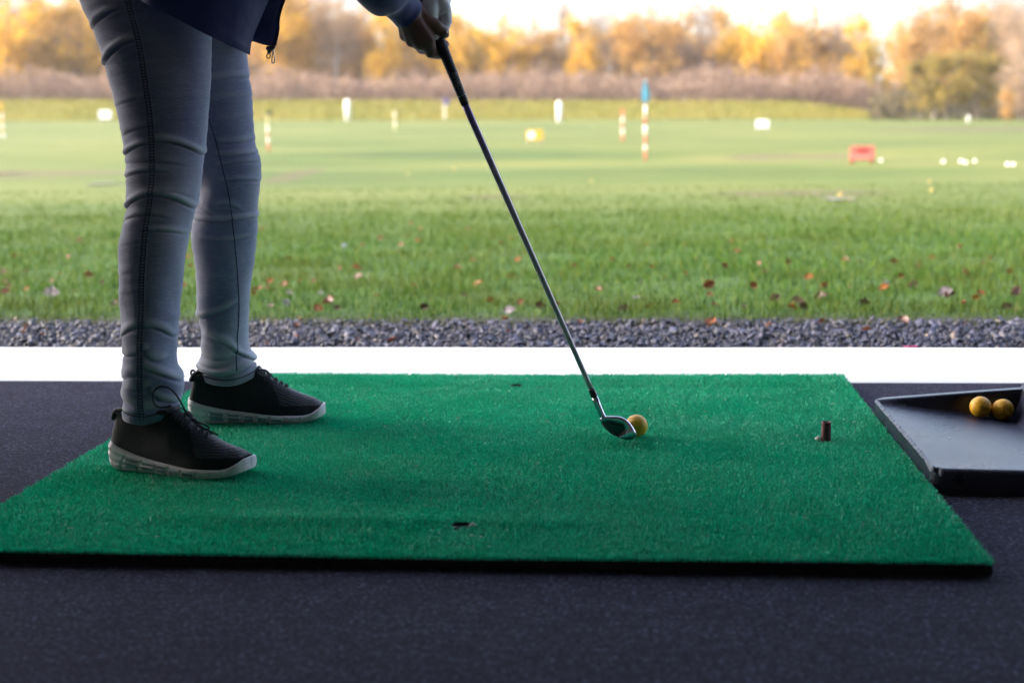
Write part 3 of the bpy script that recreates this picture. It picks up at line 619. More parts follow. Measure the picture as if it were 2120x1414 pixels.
FAR = Leg([(-200, 300), (0, 318), (100, 336), (200, 356), (300, 378), (340, 388), (397, 411), (437, 402), (479, 396), (507, 398), (555, 405), (592, 409), (635, 410), (660, 413), (691, 419), (735, 419), (751, 413.5), (762, 417), (775, 421), (810, 424)],
          [(-200, 470), (0, 502), (113, 511), (156, 515), (198, 521), (255, 524), (283, 526), (303, 528.5), (325, 536), (348, 540), (379, 539), (396, 536.5), (437, 533.5), (444, 534.5), (493, 531), (555, 523.5), (621, 516.5), (663, 514.5), (715, 516.5), (734, 523.5), (754, 531), (768, 532), (810, 530)],
          [(-200, 2.78, .088), (0, 2.835, .080), (200, 2.872, .074), (350, 2.895, .066), (500, 2.915, .062), (650, 2.93, .055), (760, 2.937, .054), (810, 2.937, .050)],
          -200, lambda u, v: 784-9*u*u*(u > 0)-4*u*u*(u < 0)+(-v)*7,
          [(-.1, 172, 1.02, 156, -3, 3, 8), (.0, 208, 1.02, 196, -2, 2, 8), (.2, 247, 1.02, 235, 2, 1.4, 8), (.2, 290, 1.02, 285, 3, 2.6, 7), (.1, 318, 1.02, 312, 2, 3.6, 6), (.0, 340, 1.0, 331, -3, 2.2, 6), (.0, 371, 1.02, 371, -3, 2.4, 6), (-.1, 418, .6, 428, -5, 2.6, 7), (-1, 421, -.2, 438, -3, 3.2, 6), (-1, 447, 1.02, 444, 4, 5, 6), (-.4, 487, 1.02, 483, 5, 2.6, 6), (-.2, 565, .6, 558, 4, 1.2, 8), (-1.02, 649, .6, 618, 5, 4, 8), (-.6, 682, .5, 708, -4, 3, 10), (-.8, 722, .6, 718, 8, 2.4, 9), (.5, 715, 1.02, 742, -3, 3.6, 8), (-1.05, 754, 1.05, 738, 17, 8.5, 8), (-1.0, 738, .2, 742, 6, 2, 8)], 41, 13)
mb = MB(); NEAR.mesh(mb); FAR.mesh(mb, 380, 104)
for a, b, r1, r2 in (((275, -120, 2.66), (250, -200, 2.70), .100, .12), ((250, -200, 2.70), (260, -210, 2.80), .12, .12), ((390, -120, 2.82), (270, -210, 2.80), .09, .12), ((255, -205, 2.75), (300, -330, 2.75), .13, .11)):
    mb.add(*cone(bp(*a), bp(*b), r1, r2, 24))
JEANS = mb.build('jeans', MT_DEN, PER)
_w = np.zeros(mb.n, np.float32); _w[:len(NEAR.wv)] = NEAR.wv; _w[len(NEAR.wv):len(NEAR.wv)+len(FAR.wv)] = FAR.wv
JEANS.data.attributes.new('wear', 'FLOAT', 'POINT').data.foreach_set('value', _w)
# side seam of the near leg: felled ridge with a ladder of stitches
sr = np.arange(-40, 858, 1.6); sx = smooth_interp(sr, [-60, 8, 85, 175, 255, 340, 408, 465, 538, 606, 691, 776, 840, 870], [283, 291, 311, 325, 334, 336, 331, 322, 314.5, 311, 308, 307, 309, 311])
def strip(leg, rows, pxs, off): return np.array([leg.S(np.array([r]), np.array([leg.th_at(p, r)]), off)[0] for r, p in zip(rows, pxs)])
L0, L1, R0, R1 = (strip(NEAR, sr, sx+k, o) for k, o in ((-7, .0002), (-5, .0010), (5, .0012), (7.5, .0002)))
o = mk('side_seam', np.stack([L0, L1, R0, R1], 1), grid_faces(len(sr), 4)[:, ::-1], MT_DEN, JEANS)
mb = MB()
for k in (-5.0, 3.6):
    A, B = strip(NEAR, sr, sx+k-.75, .0015), strip(NEAR, sr, sx+k+.75, .0015); mb.add(np.stack([A, B], 1), grid_faces(len(sr), 2)[:, ::-1])
for r in np.arange(-30, 850, 6.2):
    x = np.interp(r, sr, sx); w = -4-random.random()*3.5
    q = [NEAR.S(np.array([rr]), np.array([NEAR.th_at(x+k, rr)]), .00155)[0] for k, rr in ((w, r), (3.2, r-1), (3.2, r+.7), (w, r+1.5))]; mb.add(q, [(3, 2, 1, 0)])
mb.build('seam_stitching', MT_THREAD, o)
fr_ = np.arange(120, 760, 3.0); fx = smooth_interp(fr_, [100, 212, 283, 354, 396, 479, 550, 620, 691, 770], [405, 436, 458.5, 475.5, 485, 494, 499.6, 501, 499.6, 496])
A, B = strip(FAR, fr_, fx-.9, .0007), strip(FAR, fr_, fx+.9, .0007); mk('inner_seam', np.stack([A, B], 1), grid_faces(len(fr_), 2)[:, ::-1], MT_THREAD, JEANS)
for leg in (NEAR, FAR):
    mb = MB()
    th = np.linspace(0, 2*PI, 120, endpoint=False); e = leg.rend(np.cos(th), np.sin(th))
    A = leg.S(e-leg.hemw-.9, th, .0013); B = leg.S(e-leg.hemw+.9, th, .0013); mb.add(np.stack([A, B], 0), grid_faces(2, 120, True)[:, ::-1]); mb.build('hem_stitching', MT_THREAD, JEANS)

# jacket
J = [[(518, 115, 2.585), (470, 93.5, 2.535), (400, 58, 2.505), (286, 0, 2.52), (175, -60, 2.70), (230, -30, 2.90), (380, 40, 2.965), (490, 77, 2.90), (567, 99, 2.80)],
     [(519.5, 102, 2.588), (472, 80, 2.534), (402, 45, 2.503), (288, -12, 2.52), (178, -72, 2.70), (234, -42, 2.90), (384, 30, 2.966), (495, 66, 2.90), (570, 88, 2.80)],
     [(525, 76, 2.595), (478, 50, 2.538), (410, 10, 2.505), (300, -45, 2.52), (190, -105, 2.70), (245, -75, 2.9), (395, -5, 2.965), (505, 35, 2.90), (575, 66, 2.80)],
     [(557, 0, 2.615), (505, -25, 2.55), (440, -65, 2.51), (330, -120, 2.53), (220, -180, 2.70), (275, -150, 2.90), (425, -80, 2.96), (535, -35, 2.90), (588, 0, 2.79)],
     [(668, -250, 2.66), (630, -290, 2.58), (570, -330, 2.53), (470, -380, 2.55), (370, -430, 2.70), (420, -400, 2.88), (560, -340, 2.93), (650, -290, 2.88), (690, -250, 2.78)],
     [(700, -480, 2.68), (690, -520, 2.60), (640, -580, 2.54), (560, -620, 2.57), (480, -640, 2.70), (530, -630, 2.86), (620, -590, 2.91), (690, -530, 2.85), (710, -485, 2.76)],
     [(720, -620, 2.69), (710, -640, 2.66), (690, -660, 2.64), (660, -680, 2.66), (640, -690, 2.70), (660, -680, 2.77), (690, -660, 2.79), (710, -640, 2.77), (722, -620, 2.74)]]
R_ = np.array([catmull([bp(*p) for p in ring], 140) for ring in J]); lv = np.linspace(0, len(J)-1, 90)
S_ = np.stack([catmull(R_[:, k], 90) for k in range(140)], 1)
nn = vnoise(S_, 26, 31)*.004*sstep(0, 1.2, lv)[:, None]+.0015*vnoise(S_, 70, 32)
S_ = S_+FWH*nn[..., None]+np.array([0, 0, 1])*(nn*.4)[..., None]
mbj = MB(); mbj.add(S_, grid_faces(90, 140))
JAC = None
ctr = S_.mean(1, keepdims=True); inn = S_[:14]+unit(np.array([0, 0, 0.]))*0
inw = (ctr[:14]-S_[:14]); inw = inw/np.linalg.norm(inw, axis=-1, keepdims=True)
INN = S_[:14]+inw*.003
mbj.add(np.concatenate([INN[::-1], S_[:1]]), grid_faces(15, 140))
for col in (0, 139):                      # turned front edges
    e0 = S_[:, col]; e1 = e0+(S_[:, 3 if col == 0 else 136]-e0)*.0+inw[0, col]*.004
    mbj.add(np.stack([e0, e1], 1), [tuple(q) for q in grid_faces(90, 2)])
def sleeve(pts, cuff):
    P = catmull([bp(a, b, y) for a, b, y, r in pts], 70); rr = np.array([r*scale_at(bp(a, b, y)) for a, b, y, r in pts])
    R = smooth_interp(np.linspace(0, len(pts)-1, 70), np.arange(len(pts)), rr); V, F = tube(P, R, 40, caps=False)
    w = vnoise(V, 60, 41)*.0022; c = np.repeat(P, 40, 0); d = V-c; V = V+d/np.linalg.norm(d, axis=1)[:, None]*w[:, None]
    mbj.add(V, F); last = V[-40:]; cc = P[-1]; ax = unit(P[-1]-P[-3])
    mbj.add(np.concatenate([last, cc+(last-cc)*.93+ax*.001, cc+(last-cc)*.90-ax*.02]), [tuple(q) for q in grid_faces(3, 40, True)])
sleeve([(600, -560, 2.56, 80), (650, -430, 2.50, 76), (708, -240, 2.50, 66), (748, -105, 2.56, 62), (775, -45, 2.61, 57), (795, -18, 2.64, 52), (807, -7, 2.655, 46), (815, 1, 2.665, 38), (823, 9, 2.675, 34.5), (834, 20, 2.69, 34), (844.5, 31, 2.70, 34)], 0)
sleeve([(640, -560, 2.88, 78), (720, -400, 2.93, 70), (800, -240, 2.92, 60), (868, -110, 2.84, 50), (892, -50, 2.79, 38), (901, -22, 2.775, 33), (905, -4, 2.768, 30.5)], 0)
JAC = mbj.build('jacket', MT_JAC, PER)
# hem stitch line, zip and its two pulls
k = 4; A = S_[k, 2:138]; o_ = -inw[k, 2:138]*.0006
mk('hem_stitching', np.stack([A+o_, S_[k, 2:138]*.72+S_[k+1, 2:138]*.28+o_], 0), grid_faces(2, 136), plain('navy_thread', (.006, .008, .03), .8), JAC)
zp = S_[:60, 139]; V, F = tube(zp+[.001, 0, 0], .0022, 8); ZIP = mk('zip', V, F, plain('black_zip_tape', (.008, .008, .012), .5), JAC)
MT_ZM = plain('dark_zip_metal', (.10, .10, .12), .3, .9); MT_SIL = plain('silver_pull', (.55, .54, .55), .25, 1.0)
zY = 2.798
mb = MB(); q = bp(560.5, 103, zY)
mb.add(*tube([bp(551.5, 99.5, zY), bp(556, 101.5, zY), bp(563, 101, zY), bp(569.5, 96.5, zY)], [.0035, .0052, .0052, .0025], 10)); mb.add(*tube([bp(559, 101, zY), bp(557.5, 107, zY), bp(557, 111, zY)], [.0042, .0044, .0032], 10))
mb.build('zip_slider', MT_ZM, ZIP)
def loop(pts, r, n=40): return tube(catmull([bp(a, b, zY-.002) for a, b in pts]+[bp(*pts[0], zY-.002)], n), r, 8, caps=False)
mk('zip_pull', *loop([(556.5, 111), (552.5, 114), (552, 118.5), (555, 121.5), (558.5, 120), (559.5, 115), (558, 111.5)], .0012), MT_ZM, ZIP)
mk('zip_pull', *loop([(565.3, 103.5), (564.4, 112), (562.8, 121), (563, 129), (565.5, 131.5), (568, 129), (568.4, 121), (567, 111)], .0011), MT_SIL, ZIP)
V, F = tube([bp(565.5, 98, zY-.002), bp(565.4, 104, zY-.002)], .0014, 8); mk('zip_link', V, F, MT_ZM, ZIP)

# body: torso, neck, head, ankles, right hand, one skin
HY = 2.735
def hp(px, py, dy): return bp(px, py, HY+dy)
coarse = MB()
for a, b, r1, r2 in (((262, -170, 2.75), (330, -330, 2.74), .115, .10), ((330, -330, 2.74), (560, -520, 2.71), .10, .115), ((560, -520, 2.71), (650, -640, 2.71), .10, .06), ((590, -545, 2.60), (590, -545, 2.84), .05, .05), ((650, -640, 2.71), (730, -735, 2.71), .052, .05),
                     ((735, -770, 2.71), (800, -830, 2.71), .085, .078), ((800, -780, 2.71), (835, -760, 2.71), .055, .035), ((845, -800, 2.71), (868, -792, 2.71), .012, .011), ((755, -790, 2.63), (758, -775, 2.63), .012, .01), ((755, -790, 2.79), (758, -775, 2.79), .012, .01),
                     ((600, -540, 2.58), (705, -235, 2.51), .042, .036), ((705, -235, 2.51), (775, -45, 2.62), .036, .030), ((640, -540, 2.86), (800, -240, 2.92), .042, .034), ((800, -240, 2.92), (890, -50, 2.79), .034, .024),
                     ((262, -170, 2.72), (300, 10, 2.63), .09, .062), ((300, 10, 2.63), (340, 330, 2.567), .062, .047), ((340, 330, 2.567), (316, 520, 2.545), .046, .044), ((316, 520, 2.545), (310, 800, 2.512), .044, .034), ((310, 800, 2.512), (308, 890, 2.512), .034, .020),
                     ((275, -170, 2.78), (410, 20, 2.838), .09, .060), ((410, 20, 2.838), (462, 340, 2.894), .060, .045), ((462, 340, 2.894), (462, 520, 2.917), .045, .043), ((462, 520, 2.917), (470, 735, 2.937), .043, .034), ((470, 735, 2.937), (470, 805, 2.937), .034, .020)):
    coarse.add(*cone(bp(*a), bp(*b), r1, r2, 20))
hand = coarse
def ch(pts, rs, mb_):
    Q = [hp(*p) for p in pts]
    for a, b, r1, r2 in zip(Q[:-1], Q[1:], rs[:-1], rs[1:]): mb_.add(*cone(a, b, r1, r2, 16))
ch([(790, -20, -.055), (845, 31, -.030)], [.030, .0265], hand)
for m, r in (((888, 84, -.024), .0125), ((870, 92, -.023), .0125), ((853, 86, -.017), .0120), ((839, 74, -.008), .0115)): ch([(846, 32, -.030), m], [.0235, r], hand)
ch([(849, 20, -.024), (852, 42, -.018)], [.022, .020], hand)
ch([(886, 82, -.024), (891.5, 109, -.010), (908, 113, .013), (921.5, 92, .018)], [.0130, .0112, .0098, .0080], hand)
ch([(868, 90, -.022), (874, 101, -.002), (890, 102, .020), (906, 82, .023)], [.0128, .0112, .0100, .0085], hand)
ch([(852, 84, -.016), (860, 88, .004), (872, 88, .024), (890, 70, .025)], [.0122, .0110, .0098, .0082], hand)
ch([(838, 72, -.008), (846, 72, .008), (856, 72, .026), (874, 60, .027)], [.0110, .0098, .0088, .0075], hand)
ch([(860, 26, -.022), (882, 44, -.019), (903, 56.5, -.016), (917.5, 66.5, -.008), (921, 71, -.003)], [.0185, .0165, .0132, .0115, .0090], hand)
ch([(878, 50, -.020), (884, 74, -.022)], [.0130, .0125], hand)
for a, rr in (((872, 76, -.034), .0045), ((888, 98, -.022), .0050)): hand.add(*cone(hp(*a), hp(a[0]+2, a[1]+3, a[2]), rr, rr, 10))
hv, hf = remeshed(hand, .0023, 4); BODY = mk('body', hv, hf, MT_SKIN, PER)
th = np.linspace(0, 2*PI, 18)
# thumb nail of the right hand
q = hp(921.5, 67, -.016); mb = MB(); mb.add(*cone(q, hp(924.5, 70.5, -.012), .0042, .0036, 10)); mb.build('thumb_nail', plain('finger_nail', (.20, .12, .10), .3), BODY)
hair = MB(); hair.add(*cone(bp(735, -800, 2.71), bp(790, -860, 2.71), .092, .082, 24)); hair.add(*cone(bp(700, -770, 2.71), bp(735, -790, 2.71), .05, .085, 20)); v_, f_ = remeshed(hair, .008, 3); mk('hair', v_, f_, MT_HAIR, PER)
# left hand in its white glove, higher on the grip
gl = MB()
ch([(905, -30, .034), (904, -2, .026), (902, 16, .018)], [.0265, .0270, .0260], gl)
for m, r in (((921, 30, .020), .0125), ((912, 20, .030), .0125), ((900, 10, .036), .012)): ch([(904, -4, .026), m], [.0250, r], gl)
ch([(905, 2, .012), (918, 20, .006)], [.022, .0150], gl)
ch([(920, 26, .012), (923.5, 44, .006), (917, 62, .000), (905, 70, .008)], [.0140, .0115, .0105, .0090], gl)
ch([(911, 22, .028), (906, 40, .030), (890, 46, .016), (880, 40, -.002)], [.0125, .011, .0105, .009], gl)
ch([(899, 12, .034), (890, 24, .030), (876, 28, .014), (870, 22, -.004)], [.012, .0108, .010, .009], gl)
ch([(890, 2, .034), (878, 10, .028), (866, 12, .012), (862, 8, -.004)], [.011, .0098, .0090, .008], gl)
ch([(892, 6, .006), (890, 34, -.012), (895, 58, -.012), (900, 73, -.010)], [.020, .0160, .0115, .0095], gl)
gv, gf = remeshed(gl, .0016, 4)
gc = hp(904, 20, .01); rel = (gv-CAM)@FWD
prow = CH/2-FPX*((gv-CAM)@UPV)/rel; pcol = CW/2+FPX*((gv-CAM)@RGT)/rel
line = 39-(pcol-893)*.5; k = (prow-line); am = np.exp(-((pcol-912)/22)**2)*(rel < np.median(rel)+.01)
dlt = .0022*am*(np.exp(-(k/2.2)**2)-.8*np.exp(-((k-5)/2)**2))+.0007*np.sin(pcol*1.5)*np.exp(-((k-2)/5)**2)*am
gv = gv-FWD*dlt[:, None]
mk('glove', gv, gf, MT_GLOVE, PER)
mb = MB(); cuts = catmull([hp(893, 39, -.014), hp(905, 34.5, -.0135), hp(917, 28, -.010), hp(929, 22, .002)], 26)
cuts = cuts+np.array([0, 0, 1])*(.0006*np.sin(np.arange(26)*2.2))[:, None]
mb.add(*tube(cuts, .0011, 8)); mb.build('glove_elastic', plain('cream_elastic', (.72, .70, .64), .7), bpy.data.objects['glove'])

# ------------------------------------------------------------------ shoes
MT_SOLE = plain('off_white_foam_sole', (.58, .55, .57), .6, var=.12, scale=70, bump=.15); MT_LACE = plain('black_lace', (.020, .019, .028), .7, var=.3, scale=400); MT_GROOVE = plain('grey_sole_inlay', (.16, .19, .235), .55, var=.3, scale=50)
SL = .279
def shoe(heel, ang, seed, side, lean=0):
    ca, sa = math.cos(ang), math.sin(ang)
    W = lambda P: np.stack([heel[0]+P[..., 0]*ca-P[..., 1]*sa, heel[1]+P[..., 0]*sa+P[..., 1]*ca, heel[2]+P[..., 2]], -1)
    hw = lambda s: smooth_interp(s, [0, .012, .05, .15, .32, .5, .68, .80, .90, .96, .99, 1], [.004, .016, .027, .0315, .0325, .037, .0440, .0425, .034, .0225, .0115, .003])
    cen = lambda s: side*(.010*np.sin(np.clip(s, 0, 1)*PI*.9)-.004)*1.0
    topz = lambda s: smooth_interp(s, [0, .03, .07, .14, .25, .36, .47, .54, .62, .70, .78, .86, .93, .98, 1], [.050, .088, .106, .110, .108, .110, .112, .102, .085, .071, .060, .0515, .044, .033, .022])
    stop = lambda s: smooth_interp(s, [0, .04, .12, .25, .4, .55, .7, .82, .90, .955, .99, 1], [.050, .048, .040, .030, .0235, .0185, .016, .016, .0185, .027, .034, .034])
    sbot = lambda s: smooth_interp(s, [0, .04, .10, .3, .7, .82, .92, 1], [.018, .005, .0005, 0, 0, .001, .005, .013])
    # upper
    n, m = 110, 60; s = np.linspace(.006, .974, n)[:, None]; ph = np.linspace(-.12, PI+.12, m)[None]
    zb = stop(s)-.004; zt = np.maximum(topz(s), zb+.002); c_, s_ = np.cos(ph), np.sin(ph)
    sq = np.where(s < .62, .62, .62+.25*sstep(.62, .9, s)); y = np.sign(c_)*np.abs(c_)**sq; z = np.sign(s_)*np.abs(s_)**(.95)
    nar = smooth_interp(s.ravel(), [0, .1, .3, .45, .6, .75, 1], [.10, .12, .16, .36, .48, .40, .15])[:, None]
    X = s*SL+0*ph+np.where(s < .15, .006*np.clip(z, 0, 1)*(1-s/.15), 0); Yy = cen(s)+hw(s)*y*(1-nar*np.clip(z, 0, 1)**1.4)*1.0; Z = zb+(zt-zb)*np.clip(z, -.15, 1)
    P = np.stack([X, Yy, Z], -1); wr = vnoise(P, 70, seed)*.0009; P[..., 1] += np.sign(y)*wr; P[..., 2] += wr*.5
    # stitched overlay edge round the toe
    toe = np.exp(-((Z-.033)/.0016)**2)*sstep(.60, .72, s); P[..., 2] += .0008*toe
    F = grid_faces(n, m); sm = ((s[:-1]+s[1:])/2*np.ones((1, m-1))).ravel(); zm = ((z[0, :-1]+z[0, 1:])/2*np.ones((n-1, 1))).ravel()
    zz_ = ((Z[:-1, :-1]+Z[1:, 1:])/2).ravel()
    mi = ((sm > .60+.16*(1-zm)) & (sm < .965) & (zz_ > .036-.010*(sm-.6)) & (zm > .22)).astype(int)
    sh_ = mk('shoe', W(P).reshape(-1, 3), F, None, PER, mats=[MT_KNIT, MT_MESH], mi=mi)
    # sole
    n, m = 300, 28; s = np.linspace(0, 1, n); s = np.where(s < .1, s*s/.1, np.where(s > .9, 1-(1-s)**2/.1, s)); prof = np.linspace(0, 1, m)
    def ring(s_, side_):
        w = (hw(np.array([min(max(s_, .07), .90)]))[0]+.0045)*math.sqrt(max(1e-4, 1-max(0, (.07-s_)/.07)**2.2))*math.sqrt(max(1e-4, 1-max(0, (s_-.90)/.10)**2.1)); zt, zb = stop(np.array([s_]))[0], sbot(np.array([s_]))[0]
        q = prof; z = zb+(zt-zb)*q; off = -.004*(1-np.sqrt(np.clip(1-((.18-q)/.18).clip(0, 1)**2, 0, 1)))-.0045*(((q-.80)/.20).clip(0, 1))**2+.0030*np.sin(q*PI)-.0018*np.cos(q*2*PI*3.1)*(.2 < q)*(q < .95)*(1-sstep(.4, .6, s_))
        sx = s_+(.060*(q-.5) if s_ < .35 else .02*(q-.5))*-1
        gr = 0
        for g0 in (.155, .285, .405, .505, .605, .715, .83): gr += np.exp(-((sx-g0)/.0062)**2)
        k0 = min(1, w/.012); off = off*k0
        off = off-.0046*k0*gr*(q < .84)*sstep(.0, .08, q)
        return w+off, z
    rows = []
    for s_ in s:
        wR, z = ring(s_, 1); c0 = cen(np.array([s_]))[0]
        rows.append(np.concatenate([np.stack([np.full(m, s_*SL), c0-wR, z], -1), np.stack([np.full(m, s_*SL), c0+wR[::-1], z[::-1]], -1)]))
    P = np.array(rows); F = [tuple(q) for q in grid_faces(n, 2*m, True)]+[tuple(range(2*m)), tuple((n-1)*2*m+i for i in range(2*m-1, -1, -1))]
    mk('sole', W(P).reshape(-1, 3), F, MT_SOLE, sh_)
    # grey inlay panels moulded into both flanks
    for g0, g1, q0, q1 in ((.178, .270, .22, .74), (.302, .388, .20, .74), (.422, .488, .22, .72), (.522, .590, .26, .68), (.624, .700, .30, .62)):
        for sg in (-1, 1):
            gs = np.linspace(g0, g1, 12); pts = []
            for s_ in gs:
                w, z = ring(s_, 1); c0 = cen(np.array([s_]))[0]
                pts.append([(s_*SL, c0+sg*(np.interp(q, prof, w)+.0005), np.interp(q, prof, z)) for q in np.linspace(q0, q1, 5)])
            mk('sole_inlay', W(np.array(pts)).reshape(-1, 3), grid_faces(12, 5) if sg < 0 else grid_faces(12, 5)[:, ::-1], MT_GROOVE, sh_)
    # laces over the throat
    mb = MB(); yb = cen(np.array([.6]))[0]
    st = [.505, .545, .585, .625, .665, .70]
    for i, s_ in enumerate(st):
        zt = topz(np.array([s_]))[0]+.0012; w = .012+.008*(s_ < .6)
        for d in (-1, 1):
            s2 = s_+.022; z2 = topz(np.array([s2]))[0]+.0005
            P = [(s_*SL, yb-d*w*1.15, zt-.010), (s_*SL+.002, yb-d*w*.7, zt-.002), ((s_+.012)*SL, yb, zt+.0022), (s2*SL, yb+d*w*.7, z2-.001), (s2*SL, yb+d*w*1.2, z2-.010)]
            mb.add(*tube(W(catmull(P, 16)), .0017, 8, flat=.6))
    mb.build('lace', MT_LACE, sh_)
    # padded collar
    cs = np.linspace(.035, .46, 24); cl = []
    for sg in (-1, 1):
        for s_ in (cs if sg < 0 else cs[::-1]):
            zt = topz(np.array([s_]))[0]; cl.append((s_*SL, cen(np.array([s_]))[0]+sg*(hw(np.array([s_]))[0]*.80)*min(1, .55+s_*5)*(1-.25*sstep(.35, .46, s_)), zt-.004))
    cl.append(cl[0]); mk('collar', *tube(W(np.array(cl)), .0045, 10, caps=False), MT_KNIT, sh_)
    # tongue
    P = []
    for s_ in np.linspace(.44, .70, 20):
        zt = topz(np.array([s_]))[0]-.0005+.008*(1-sstep(.44, .5, s_)); P.append([(s_*SL-.004*(s_ < .46), yb+k*.015, zt-abs(k)**2*.006) for k in np.linspace(-1, 1, 11)])
    mk('tongue', W(np.array(P)).reshape(-1, 3), grid_faces(20, 11)[:, ::-1], MT_KNIT, sh_)
    return sh_, W
hn = bp(237, 945, 2.528); hn[2] = .0195
SH1, W1 = shoe(hn, math.radians(-15), 51, -1)
hf_ = bp(393, 858, 2.925); hf_[2] = .0195
SH2, W2 = shoe(hf_, math.radians(4.5), 52, 1)
def lace(parent, pts, Y, r=.0017, name='lace_loop'):
    P = catmull([bp(p[0], p[1], Y+(p[2] if len(p) > 2 else 0)) for p in pts], 70); return mk(name, *tube(P, r, 8), MT_LACE, parent)
lace(SH1, [(391, 858), (383, 848), (374, 832), (363, 815), (351, 804), (338, 800), (326, 803), (318, 813), (317, 827), (321, 838), (330, 843), (342, 843), (354, 839)] , 2.447)
lace(SH1, [(389, 856), (399, 867), (413, 875), (428, 881), (433, 886), (424, 889), (409, 880), (396, 868)], 2.455)
lace(SH1, [(384, 850), (382, 862), (385, 875), (391, 885), (398, 893)], 2.452, .0013, 'lace_end')
lace(SH1, [(395, 862), (414, 880), (436, 893), (452, 901)], 2.462, .0016, 'lace_end')
mk('knot', *cone(bp(389, 856, 2.46), bp(395, 860, 2.46), .005, .004), MT_LACE, SH1)
lace(SH2, [(528, 772), (536, 766.5), (546, 765.5), (554, 769), (557, 775), (553, 780), (545, 780), (537, 776), (530, 771)], 2.915)
lace(SH2, [(545, 779), (554, 783), (563, 789), (571, 794)], 2.912, .0014, 'lace_end')
lace(SH2, [(406.5, 787), (402, 783), (397, 777), (395.5, 770), (399, 766.5), (404, 770), (408, 778), (409, 786)], 2.93, .0024, 'heel_loop')
lace(SH1, [(258, 858), (250, 856.5), (245.5, 853), (247, 849), (253, 851), (258, 853)], 2.52, .0026, 'heel_loop')
# ------------------------------------------------------------------ markers and signs out on the range
MT_WHITE = plain('white_paint', (.80, .80, .78), .5, var=.06); MT_PW = plain('worn_white_paint', (.62, .60, .56), .5); MT_RED = plain('red_paint', (.30, .018, .014), .5); MT_ORG = plain('orange_paint', (.38, .075, .032), .5); MT_YEL = plain('yellow_paint', (.50, .30, .02), .5)
MT_PYEL = plain('cream_paint', (.42, .37, .16), .5); MT_PUR = plain('purple_cloth', (.07, .05, .24), .7); MT_BLUE = plain('sky_blue_cloth', (.06, .24, .34), .7); MT_DKG = plain('dark_green_cloth', (.012, .035, .02), .8); MT_STEEL = plain('grey_post', (.3, .3, .3), .5)
MT_PINK = plain('red_sign_face', (.48, .13, .10), .5); MT_LRED = plain('pale_sign_patch', (.52, .17, .135), .5)
def post(px, base, top, width, bands, label, cat, flag=None, name='marker_post', group=None, round_top=False):
    p = hit(px, base); mpp = scale_at(p); H = (base-top)*mpp; r = width*mpp/2*(1 if round_top else .72)
    root = empty(name, p, label, cat, group)
    tot = sum(b[0] for b in bands); z = -.05; mb = {}
    for i, (frac, mat, nm) in enumerate(bands):
        h = H*frac/tot; z1 = z+h+(.05 if i == 0 else 0)
        pr = [(z, r), (z1, r)]
        if round_top and i == len(bands)-1: pr = [(z, r), (z1-r, r), (z1-r*.6, r*.92), (z1-r*.25, r*.68), (z1, r*.15)]
        V, F = tube([p+[0, 0, a] for a, _ in pr], [b for _, b in pr], 14); mk(nm, V, F, mat, root); z = z1
    if flag:
        mat, fw, fh, dz, sg = flag; n = 9
        ox = -fw*mpp*.5 if fh > 30 else r
        wj = [.25, .62, .9, 1.0, .62] if fh > 30 else [1]*5
        V = [[(p[0]+sg*(ox*wj[j]+k/(n-1)*fw*wj[j]*mpp), p[1]-(.05 if fh > 30 else 0)+.03*math.sin(k*1.3), p[2]+H-dz*mpp-j/4*fh*mpp*(1-(.1 if fh > 30 else .45)*k/(n-1))-k*.06*fh*mpp/(n-1)) for k in range(n)] for j in range(5)]
        mb = MB(); mb.add(np.array(V), grid_faces(5, n)); V2 = np.array(V)+[0, .006, 0]; mb.add(V2, grid_faces(5, n)[:, ::-1]); mb.build('flag', mat, root)
    return root
W_, R__ = (MT_PW, 'white_band'), (MT_RED, 'red_band')
post(720, 250, 207, 11, [(1, MT_WHITE, 'white_band')], 'plain white round-topped post on the far grass just right of the far leg', 'marker post', round_top=True)
post(1158, 254, 211, 10, [(1, MT_WHITE, 'white_band')], 'plain white round-topped post standing behind the yellow sign', 'marker post', round_top=True)
post(818, 270, 228, 5, [(1, MT_PYEL, 'cream_band'), (1, *W_), (1, MT_PYEL, 'cream_band'), (1, *W_), (.8, MT_PYEL, 'cream_band')], 'thin cream and white banded pole left of the hands', 'marker pole', name='marker_pole')
post(921, 248, 206, 5.5, [(1, *W_), (.6, MT_PYEL, 'cream_band'), (.8, *W_), (1, MT_PUR, 'purple_band')], 'pale pole topped with purple under the golfer\'s hands', 'marker pole', flag=(MT_PUR, 8, 12, 0, 1), name='marker_pole')
post(7, 286, 214, 6, [(.7, *W_), (.6, MT_YEL, 'yellow_band'), (.7, *W_), (.6, MT_YEL, 'yellow_band'), (.8, *W_), (1.6, MT_YEL, 'yellow_band')], 'yellow and white banded pole at the left edge of the photo', 'marker pole', flag=(MT_YEL, 6, 14, 0, -1), name='marker_pole')
post(556, 313, 231, 6, [(1.2, MT_ORG, 'orange_band'), (1, *W_), (.7, MT_ORG, 'orange_band'), (1, *W_), (.9, MT_PYEL, 'cream_band'), (.9, MT_PYEL, 'cream_band'), (.6, MT_DKG, 'dark_cap')], 'orange and white banded pole with a dark cap beside the far leg', 'marker pole', flag=(MT_DKG, 9, 10, 0, 1), name='marker_pole')
post(1289, 293, 225, 6, [(1, MT_ORG, 'red_band'), (1, *W_), (.8, MT_ORG, 'red_band'), (1, *W_), (1.3, MT_ORG, 'red_band')], 'short red and white banded pole left of the blue flag', 'marker pole', name='marker_pole')
